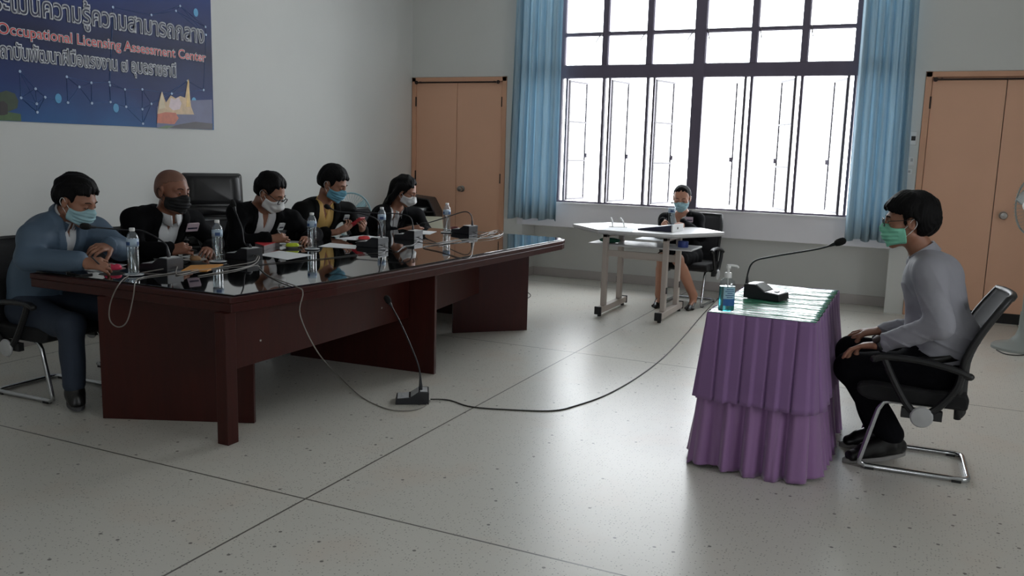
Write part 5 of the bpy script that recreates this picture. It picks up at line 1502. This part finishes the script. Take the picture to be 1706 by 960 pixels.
    def trousers(s, m, e=.014, stop=.96, hem=.054, seed=9, amp=.004, knee=.066, name='trousers'):
        F = Field()
        F.ecap(s.pel - s.up * .02, s.pel + s.up * .06, (s.hips[0] + e, s.hips[1] + e), (s.waist[0] + .012 + e, s.waist[1] + .008 + e), s.side, .05)
        for i in (0, 1):
            F.cap(s.hip[i], s.kn[i], .086 + e, knee + e * .5, .05)
            F.cap(s.kn[i], s.kn[i] + (s.an[i] - s.kn[i]) * stop, knee + e * .4, hem, .03)
        F.mod(wrinkle(amp, seed, (22, 22, 16)))
        return s.part(F, name, m)
    def shoes(s, m='shoe', sole='sole', heel=False):
        for i in (0, 1):
            a, tt = s.an[i], s.toe[i]; dr = V(tt[0] - a[0], tt[1] - a[1], 0); L = np.linalg.norm(dr); dr = dr / L; sd = V(-dr[1], dr[0], 0)
            z0 = min(a[2] - .085, tt[2] - .02); slope = (a[2] - .095 - max(0, tt[2] - .02))
            h_ = a - V(0, 0, a[2]) - dr * .045; zh = max(.0, a[2] - .10); zt = max(0., tt[2] - .02)
            P0 = V(h_[0], h_[1], zh); P1 = V(tt[0], tt[1], zt) + dr * .02
            F = Field()
            F.ecap(P0 + V(0, 0, .045), P0 + (P1 - P0) * .45 + V(0, 0, .046), (.037, .040), (.040, .040), sd, .02)
            F.ecap(P0 + (P1 - P0) * .4 + V(0, 0, .042), P1 + V(0, 0, .034) - dr * .03, (.042, .040), (.040, .026), sd, .02)
            F.cap(a - V(0, 0, .04), a - V(0, 0, .0), .048, .046, .02)
            F.cap(a - V(0, 0, .035), P0 + (P1 - P0) * .62 + V(0, 0, .05), .046, .038, .02)
            F.cut(lambda P, q=P0, p1=P1: ((P[:, 2] - F4(q[2])) - F4((p1[2] - q[2]) / max(1e-6, np.linalg.norm((p1 - q)[:2]))) * ((P - q.astype(F4)) @ dr.astype(F4)) - F4(.006)), None, None)
            o = s.part(F, 'shoe', m, .005)
            b = MB(); n = 24; ring = []
            for k in range(n):
                an = 2 * math.pi * k / n; u = .5 + .5 * math.cos(an)
                w_ = .036 + .008 * math.sin(u * 3.0)
                c = P0 - dr * .037 + (P1 + dr * .012 - P0 + dr * .037) * u
                ring.append(c + sd * math.sin(an) * w_ * (1.0 if abs(math.sin(an)) < .99 else 1))
            vv = [tuple(p + V(0, 0, .001)) for p in ring] + [tuple(p + V(0, 0, .02)) for p in ring]
            b.raw(vv, [tuple(range(n - 1, -1, -1)), tuple(range(n, 2 * n))] + [(k, (k + 1) % n, n + (k + 1) % n, n + k) for k in range(n)])
            s.mb(b, 'sole', sole, o, smooth=True)
    def badge(s, cloth, px, py, w=.085, hh=.058, m='badge'):
        """card pinned to the cloth at the spot seen at photo pixel px, py"""
        me = cloth.data
        tree = BVHTree.FromPolygons([v.co for v in me.vertices], [p_.vertices[:] for p_ in me.polygons])
        o_ = Vector((0, 0, CAM_H)); d_ = Vector(A(px, py, Y=8.0)) - o_
        c, n, _, _ = tree.ray_cast(o_ - Vector(s.base), d_.normalized())
        if c is None: return
        n = unit(V(n) + s.fwd * .6); c = V(c) + s.base + n * .007
        u = unit(V(0, 0, 1) - n * n[2]); sd = np.cross(u, n)
        M4 = Matrix(((sd[0], u[0], n[0], c[0]), (sd[1], u[1], n[1], c[1]), (sd[2], u[2], n[2], c[2]), (0, 0, 0, 1)))
        o = s.mb(MB().prism(rrect(w, hh, .004), -.008, .002, M4), 'name_badge', m, None, smooth=False)
        s.mb(MB().prism(rrect(w * .8, hh * .2, .002), .002, .0026, M4 @ Matrix.Translation((0, -hh * .1, 0))), 'badge_print', 'binder', o, smooth=False)
M['lens'] = pane_mat('spectacle_lens', (.97, .97, .98), .08)
def held_pen(label, p, dr, m='black_plastic', back=.10, fore=.035, off=(0, 0, 0)):
    c, dr = p.pen_grip[0] + V(off), unit(dr); return pen(label, c - dr * fore, c + dr * back, m)
def pen(label, a, b, m='black_plastic', r=.0042):
    a, b = Vector(a), Vector(b); c = a
    o = MB().tube([Vector((0, 0, 0)), (b - a) * .06, (b - a) * .92, (b - a)], [r * .3, r, r, r * .8], 10).build('pen', m, None, smooth=True, origin=(0, 0, 0)); o.location = a
    return tag(o, label, 'pen')
# ---- 1. man in the slate blue jacket, near left corner of the long table
def man_blue():
    p = Person('seated man in slate blue jacket and pale blue mask writing at the near table corner', (-4.45, 3.29, 0), (A(127, 334, Y=3.30), 16, 24, 2), A(108, 360, Y=3.29), 1.07, .0045, skin='skin')
    p.torso((-4.52, 3.29, .50), (-4.49, 3.29, .68), (-4.375, 3.29, .895), (A(50, 392, Y=3.08) + V(.01, .01, -.01), A(157, 384, Y=3.47)), hips=(.17, .12), waist=(.15, .12), chest=(.17, .12))
    p.arms((A(46, 430, Y=3.04), A(202, 415, Y=3.54)), (A(140, 437, Y=3.13), A(185, 410, Y=3.38)))
    p.hand(0, (.9, .35, -.05), (-.1, .75, -.6), (44, 50, 56, 60), thumb=(.85, .45, .05), thumb_side=1, scale=1.0); p.pen_grip = p.grip
    p.hand(1, (.1, -.9, .0), (-.45, -.1, -.9), (30, 30, 32, 36), thumb_side=-1)
    p.legs(((-4.50, 3.18, .48), (-4.50, 3.40, .48)), (A(118, 545, Y=3.11), (-4.02, 3.46, .50)), (A(124, 642, Y=3.10), (-3.99, 3.42, .12)), (A(130, 678, z=.03), (-3.86, 3.40, .02)))
    p.finish()
    p.shirt('white_shirt', notch=.018)
    j = p.jacket('blue_jacket', .026, width=.05, z_low=.06, apex=.0, lapel=.05, seed=4, r=(.066, .060, .050), bottom=p.pel - V(0, 0, -.02), stop=.90)
    p.collar('blue_jacket', j, .05, .026, .076)
    p.cuffs('white_shirt', j, at=.88, ln=.05, r=.042)
    p.trousers('navy_trousers', hem=.056, amp=.005)
    p.shoes()
    p.face(down=True)
    p.mask('mask_blue'); p.hair(front=.050, fringe=.002, vol=(.008, .006, .012), seed=2)
    held_pen('pen in the hand of the man in the slate blue jacket', p, (-.25, -.55, .7), off=(0, -.012, .006))
man_blue()

# ---- 2. bald man
def man_bald():
    p = Person('bald seated man in black suit and black mask holding a pen', (-4.45, 3.98, 0), (A(287, 319, Y=3.94), 2, 8, -2), A(280, 358, Y=3.96), 1.08, .0045, skin='skin_dark')
    p.torso((-4.53, 3.97, .50), (-4.48, 3.97, .69), (-4.36, 3.97, .90), (A(222, 366, Y=3.75), A(318, 368, Y=4.16)), hips=(.18, .14), waist=(.165, .14), chest=(.18, .13))
    p.arms((A(226, 418, Y=3.76), A(358, 405, Y=4.30)), (A(282, 416, Y=3.80), A(348, 415, Y=4.14)))
    p.hand(0, (.75, .55, .12), (-.3, .8, -.45), (48, 54, 60, 64), thumb=(.85, .4, .25), thumb_side=1); p.pen_grip = p.grip
    p.hand(1, (.6, -.75, .0), (-.2, -.4, -.9), (32, 34, 36, 40), thumb_side=-1)
    p.legs(((-4.50, 3.86, .48), (-4.50, 4.08, .48)), ((-4.08, 3.80, .50), (-4.08, 4.12, .50)), ((-4.02, 3.80, .12), (-4.02, 4.10, .12)), ((-3.86, 3.79, .02), (-3.86, 4.09, .02)))
    p.finish(); sh = p.shirt('white_shirt', e=.012, notch=.03, tall=.04)
    j = p.jacket('black_suit', .024, width=.078, z_low=-.15, apex=.05, seed=6)
    p.cuffs('white_shirt', sh, at=.86, ln=.07, r=.041)
    p.trousers('black_trousers'); p.shoes()
    p.face(); p.mask('mask_black'); p.hair('stubble', taper=0., top=.0008, front=.020, hairline=.072, seed=3, rough=.0003, sideburn=-.005)
    p.badge(j, 320, 378)
    held_pen('black pen held level by the bald man', p, (-.80, -.50, .12), back=.12, fore=.05, off=(.012, -.020, .022))
man_bald()

# ---- 3. man with glasses and white mask
def man_glasses():
    p = Person('seated man with black glasses and white mask writing in a black suit', (-4.48, 4.96, 0), (A(450, 321, Y=4.90), 14, 32, 2), A(431, 350, Y=4.93), 1.07, .005, skin='skin')
    p.torso((-4.56, 4.95, .50), (-4.53, 4.95, .68), (-4.41, 4.94, .885), (A(396, 356, Y=4.70), A(484, 366, Y=5.12)), hips=(.17, .12), waist=(.15, .12), chest=(.17, .12))
    p.arms((A(392, 404, Y=4.66), A(525, 392, Y=5.30)), (A(450, 398, Y=4.78), A(512, 397, Y=5.08)))
    p.hand(0, (.75, .6, .1), (-.3, .8, -.45), (46, 52, 58, 62), thumb=(.85, .4, .25), thumb_side=1); p.pen_grip = p.grip
    p.hand(1, (.5, -.8, .0), (-.2, -.4, -.9), (32, 34, 36, 40), thumb_side=-1)
    p.legs(((-4.54, 4.85, .48), (-4.54, 5.06, .48)), ((-4.11, 4.80, .50), (-4.11, 5.11, .50)), ((-4.06, 4.80, .12), (-4.06, 5.09, .12)), ((-3.9, 4.79, .02), (-3.9, 5.08, .02)))
    p.finish(); sh = p.shirt('white_shirt', e=.010, notch=.022, tall=.038)
    j = p.jacket('black_suit', .024, width=.075, z_low=-.15, apex=.045, seed=8)
    p.cuffs('white_shirt', sh, at=.84, ln=.08, r=.042)
    p.trousers('black_trousers'); p.shoes()
    p.face(down=True); p.mask('mask_white', 'duck'); p.hair(front=.056, fringe=-.010, vol=(.004, .002, .012), seed=5, rough=.0034); p.glasses(drop=.004, r=.0034); p.badge(j, 468, 377, .05, .06, 'paper')
    held_pen('silver pen held by the man with glasses and white mask', p, (-.45, -.45, .8), 'grey_cap')
man_glasses()

# ---- 4. man with the red phone
def man_phone():
    p = Person('seated man in black jacket and yellow shirt looking at a red phone', (-4.48, 5.70, 0), (A(555, 306, Y=5.66), 12, 26, 2), A(540, 340, Y=5.68), 1.10, .005, skin='skin')
    p.torso((-4.56, 5.69, .50), (-4.53, 5.69, .69), (-4.42, 5.69, .89), (A(503, 352, Y=5.45), A(578, 352, Y=5.88)), hips=(.17, .12), waist=(.15, .12), chest=(.175, .12))
    p.arms((A(506, 396, Y=5.40), A(600, 388, Y=6.02)), (A(560, 387, Y=5.58), A(604, 382, Y=5.86)))
    p.hand(0, (.55, .55, .35), (-.3, .5, .5), (30, 34, 38, 42), thumb=(.4, .75, .5), thumb_side=1)
    p.hand(1, (.5, -.5, .35), (-.3, -.5, .5), (34, 36, 40, 44), thumb=(.4, -.75, .5), thumb_side=-1)
    p.legs(((-4.54, 5.59, .48), (-4.54, 5.80, .48)), ((-4.11, 5.54, .50), (-4.11, 5.85, .50)), ((-4.06, 5.54, .12), (-4.06, 5.83, .12)), ((-3.9, 5.53, .02), (-3.9, 5.82, .02)))
    p.finish(); p.shirt('yellow_shirt', e=.012, notch=.026, tall=.036)
    j = p.jacket('charcoal_suit', .024, width=.078, z_low=-.15, apex=.06, seed=12, stop=.88)
    p.badge(j, 577, 362, .045, .05, 'paper')
    p.trousers('black_trousers'); p.shoes()
    p.face(down=True); p.mask('mask_sky'); p.hair(front=.052, fringe=.004, vol=(.006, .006, .012), seed=7)
    c = A(592, 371, Y=5.72); d = unit((.45, .05, .30)); sd = unit((0, 1, 0)); n = np.cross(d, sd)
    t = MB().prism(rrect(.155, .078, .010), -.005, .005, Matrix(((d[0], sd[0], n[0], 0), (d[1], sd[1], n[1], 0), (d[2], sd[2], n[2], 0), (0, 0, 0, 1))))
    o = t.build('mobile_phone', mat('red_phone_case', (176, 30, 44), .4, var=(20, .1)), None, bevel=.002, origin=(0, 0, 0)); o.location = tuple(c)
    tag(o, 'red phone held in both hands of the man in the yellow shirt', 'phone')
man_phone()

# ---- 5. woman with long hair
def woman_long():
    p = Person('seated woman with long dark hair and white mask at the far table end', (-4.46, 6.68, 0), (A(674, 318, Y=6.66), 16, 26, 2), A(660, 350, Y=6.68), 1.06, .005, female=True, skin='skin')
    p.torso((-4.55, 6.68, .46), (-4.52, 6.68, .62), (-4.41, 6.68, .81), (A(637, 357, Y=6.50), A(694, 360, Y=6.87)), hips=(.17, .12), waist=(.135, .105), chest=(.15, .10))
    p.arms((A(640, 394, Y=6.45), A(712, 388, Y=6.95)), (A(684, 381, Y=6.60), A(705, 384, Y=6.78)))
    p.hand(0, (.8, .5, .05), (-.2, .8, -.5), (44, 48, 52, 56), thumb=(.85, .4, .25), thumb_side=1, scale=.95); p.pen_grip = p.grip
    p.hand(1, (.6, -.6, .1), (-.2, -.4, -.8), (36, 40, 44, 48), thumb_side=-1, scale=.95)
    p.legs(((-4.53, 6.59, .46), (-4.53, 6.78, .46)), ((-4.12, 6.57, .48), (-4.12, 6.79, .48)), ((-4.07, 6.57, .12), (-4.07, 6.78, .12)), ((-3.93, 6.57, .02), (-3.93, 6.78, .02)))
    p.finish(); p.shirt('white_shirt', e=.008, notch=.03, tall=.03)
    p.jacket('black_suit', .022, width=.07, z_low=-.12, apex=.04, seed=14, r=(.056, .050, .044))
    p.trousers('black_trousers'); p.shoes()
    def long(F):
        b = p.w((-.07, 0, .02)); d1 = p.neck - p.fwd * .075 + p.up * .03; d2 = p.neck - p.fwd * .095 - p.up * .10
        F.ecap(b, d1, (.085, .05), (.088, .045), p.side, .03); F.ecap(d1, d2, (.088, .042), (.07, .025), p.side, .03)
        for sg in (-1, 1):
            F.cap(p.w((-.02, sg * .088, .03)), p.w((-.055, sg * .085, -.09)), .028, .026, .03)
            F.cap(p.w((-.055, sg * .085, -.09)), p.neck + p.side * sg * .085 - p.fwd * .055, .026, .022, .03)
    p.face(down=True); p.mask('mask_white', 'duck', low=-.105); p.hair(front=.058, fringe=-.004, vol=(.004, .006, .006), long=long, seed=9, rough=.004, sideburn=-.05); p.glasses('dark_metal', r=.0016)
    held_pen('pen held by the long haired woman at the far end of the table', p, (-.5, -.3, .75))
    # lanyard strap
    p.mb(MB().tube(spline([p.neck + p.side * .06 + p.fwd * .03, p.ch + p.fwd * .15 + p.side * .03, p.mid + p.fwd * .16 + p.up * .05, p.ch + p.fwd * .15 - p.side * .03, p.neck - p.side * .06 + p.fwd * .03], 6), .004, 6, flat=.4), 'lanyard', 'black_plastic')
woman_long()

# ---- 6. woman writing below the window
def woman_window():
    p = Person('woman in black blazer and skirt with pale blue mask seated below the window', (-2.10, 8.34, 0), (A(1136, 330, Y=8.26), -84, 20, 0), A(1137, 357, Y=8.30), 1.0, .005, female=True, skin='skin_pale')
    p.torso((-2.08, 8.42, .47), (-2.10, 8.41, .62), (-2.115, 8.34, .785), (A(1109, 367, Y=8.33), A(1161, 366, Y=8.33)), hips=(.165, .12), waist=(.125, .10), chest=(.14, .095))
    p.arms((A(1100, 392, Y=8.24), A(1168, 393, Y=8.24)), ((-2.20, 8.02, .815), (-2.02, 8.02, .815)))
    p.hand(0, (.35, -.9, -.05), (.7, .1, -.6), (44, 48, 52, 56), thumb=(.5, -.8, .1), thumb_side=1, scale=.92); p.pen_grip = p.grip
    p.hand(1, (-.35, -.9, -.1), (0, 0, -1), (30, 32, 34, 38), thumb_side=-1, scale=.92)
    p.legs(((-2.17, 8.36, .46), (-2.00, 8.36, .46)), ((-2.18, 7.98, .475), (-2.03, 7.98, .475)), (A(1098, 495, Y=8.17) + V(0, 0, .03), A(1155, 492, Y=8.14)), (A(1093, 510, z=.02), A(1147, 514, z=.02)))
    p.finish(); p.shirt('white_shirt', e=.006, notch=.03, collar=False)
    j = p.jacket('black_suit', .018, width=.075, z_low=-.02, apex=.01, seed=16, r=(.054, .048, .042), stop=.95)
    F = Field()
    F.ecap(p.pel, p.pel + p.up * .08, (.18, .135), (.14, .115), p.side, .05)
    for i in (0, 1): F.cap(p.hip[i], p.kn[i] - unit(p.kn[i] - p.hip[i]) * .05, .098, .075, .06)
    F.cap(p.hip[0] * .5 + p.hip[1] * .5, p.kn[0] * .5 + p.kn[1] * .5 + V(0, .06, 0), .09, .07, .06); F.mod(wrinkle(.003, 6))
    p.part(F, 'skirt', 'black_suit')
    p.face(down=True); p.mask('mask_blue')
    def bun(F): F.ell(p.w((-.118, 0, -.005)), (.036, .036, .034), None, .012)
    p.hair(top=.006, front=.055, fringe=.0, long=bun, seed=11, rough=.0014, nape=-.05, sideburn=0.)
    p.badge(j, 1148, 366, .075, .05)
    # court shoes with slim heels
    for i in (0, 1):
        a, tt = p.an[i], p.toe[i]; dr = V(tt[0] - a[0], tt[1] - a[1], 0); L = np.linalg.norm(dr); dr /= L; sd = V(-dr[1], dr[0], 0)
        hz = max(.055, a[2] - .055); H = V(a[0], a[1], hz) - dr * .03; ball = V(tt[0], tt[1], .014) - dr * .03; toe = V(tt[0], tt[1], .010) + dr * .03
        F = Field(); F.ecap(H + V(0, 0, .012), ball, (.030, .016), (.036, .013), sd, .02); F.ecap(ball, toe, (.036, .013), (.018, .009), sd, .02)
        F.ecap(H + V(0, 0, .01), H + V(0, 0, .04) - dr * .004, (.030, .030), (.028, .026), sd, .015); F.cap(ball + V(0, 0, .012), toe - dr * .02 + V(0, 0, .008), .028, .018, .015)
        top = V(a[0], a[1], hz + .05); 
        F.cut(lambda P, a=a, dr=dr, hz=hz: np.minimum(d_cap(P, a + V(0, 0, .05), a + dr * .075 - V(0, 0, .012), .027, .026), 1), None, None)
        o = p.part(F, 'court_shoe', 'shoe', .0042)
        p.mb(MB().tube([H + V(0, 0, .012) - dr * .008, H * V(1, 1, 0) - dr * .012 + V(0, 0, .03), H * V(1, 1, 0) - dr * .010], [.014, .007, .006], 8), 'heel', 'shoe', o)
    held_pen('pen in the hand of the woman below the window', p, (-.2, .5, .8))
woman_window()

# ---- 7. man in the grey shirt, foreground right
def man_grey():
    p = Person('seated man in grey shirt with mint green mask facing the panel from the right', (.05, 4.50, 0), (A(1514, 369, Y=4.49), 186, 6, 0), A(1541, 428, Y=4.50), 1.03, .004, skin='skin')
    p.torso((.125, 4.50, .505), (.118, 4.50, .68), (.075, 4.50, .90), ((.03, 4.705, .955), (.055, 4.295, .955)), hips=(.17, .115), waist=(.15, .115), chest=(.165, .118))
    p.arms((A(1560, 540, Y=4.74), A(1566, 542, Y=4.235)), (A(1468, 551, Y=4.66), A(1468, 574, Y=4.31)))
    p.hand(0, (-.95, -.18, -.18), (.0, .15, -1), (22, 22, 24, 28), thumb=(-.7, -.7, -.1), thumb_side=1, spread=.3)
    p.hand(1, (-.95, .12, -.22), (.0, -.15, -1), (20, 20, 22, 26), thumb=(-.7, .65, -.1), thumb_side=-1, spread=.35)
    p.legs(((.09, 4.60, .475), (.09, 4.41, .475)), (A(1418, 585, Y=4.65), A(1418, 612, Y=4.385)), (A(1462, 712, Y=4.60), A(1484, 725, Y=4.43)), (A(1409, 738, z=.02), A(1414, 764, z=.02)))
    p.finish()
    F = Field(); p.torso_into(F, .016, .05, p.pel + p.up * .03, .058); p.sleeves(F, .002, .90, (.068, .056, .040), .022)
    F.ell(p.mid - p.fwd * .045 - p.up * .05, (.12, .155, .12), None, .06)
    nk = p.neck; hb = p.w((-.02, 0, -.07))
    def folds(P, d):
        e = p.el[1].astype(F4); q = P - e; r = np.sqrt((q * q).sum(1)); d = d - .007 * (1 - np.abs(np.sin(r * 58 + 5 * q[:, 1] + 9 * q[:, 2]))) ** 4 * np.exp(-(r / .11) ** 2)
        z = P[:, 2]; bk = np.exp(-((z - .62) / .10) ** 2)
        return d - .007 * (1 - np.abs(np.sin(z * 42 + 16 * P[:, 0] + 5 * P[:, 1]))) ** 4 * bk - .005 * (1 - np.abs(np.sin(P[:, 0] * 30 + z * 17 + P[:, 1] * 9))) ** 5 * np.exp(-((z - .86) / .12) ** 2)
    F.mod(folds); F.mod(wrinkle(.004, 21, (16, 16, 30)))
    F.mod(lambda P, d: smax(d, -(d_cap(P, nk + p.up * .02, hb, .058, .07)).astype(F4), .004))
    F.cut(lambda P: np.where(P[:, 0] > -.05, P[:, 2] - F4(.552) + F4(.10) * P[:, 0], 1).astype(F4), None, None)
    sh = p.part(F, 'shirt', 'grey_shirt', .0045); p.collar('grey_shirt', sh, .03, .036, .066)
    p.cuffs('grey_shirt', sh, at=.86, ln=.05, r=.040)
    p.trousers('black_trousers', e=.018, hem=.062, amp=.004, stop=.97)
    ax = p.up; 
    # belt around the waistband
    v = []; f = []; n = 48; c = p.pel + p.up * .055
    for i in range(n):
        a = 2 * math.pi * i / n; d_ = p.side * math.cos(a) * (p.waist[0] + .036) + p.fwd * math.sin(a) * (p.waist[1] + .036)
        v += [tuple(c + d_ - ax * .016), tuple(c + d_ + ax * .016)]
    for i in range(n): k = (i + 1) % n; f.append((2 * i, 2 * k, 2 * k + 1, 2 * i + 1))
    o = p.mb(MB().raw(v, f), 'belt', 'belt'); o.modifiers.new('solid', 'SOLIDIFY').thickness = .004
    p.shoes('shoe', 'sole_light')
    p.face(); p.mask('mask_mint'); p.hair(top=.022, front=.046, nape=-.082, fringe=.015, vol=(.008, .006, .006), seed=13, hairline=.082, rough=.0034)
    p.glasses(drop=-.002)
    # wrist watch
    ax = unit(p.wr[1] - p.el[1]); c = p.wr[1] + ax * .0; u = unit(np.cross(ax, V(0, 0, 1))); w_ = np.cross(u, ax)
    ring = [c + u * math.cos(a * .2618) * .034 + w_ * math.sin(a * .2618) * .032 for a in range(24)]
    wt = p.mb(MB().tube(ring, .010, 8, closed=True, flat=.35) if False else MB().raw([tuple(r_ + ax * s_ * .011 + unit(r_ - c) * q_) for r_ in ring for s_, q_ in ((-1, 0), (1, 0), (1, .004), (-1, .004))], [(4 * i + j, 4 * ((i + 1) % 24) + j, 4 * ((i + 1) % 24) + (j + 1) % 4, 4 * i + (j + 1) % 4) for i in range(24) for j in range(4)]), 'wrist_watch', 'black_plastic')
    M4 = Matrix(((ax[0], u[0], w_[0], c[0]), (ax[1], u[1], w_[1], c[1]), (ax[2], u[2], w_[2], c[2]), (0, 0, 0, 1))) @ Matrix.Rotation(.7, 4, 'X')
    p.mb(MB().lathe([(0, .030), (.020, .030), (.021, .041), (.017, .043), (0, .043)], 20, M4), 'watch_face', 'dark_metal', wt, smooth=True)
man_grey()
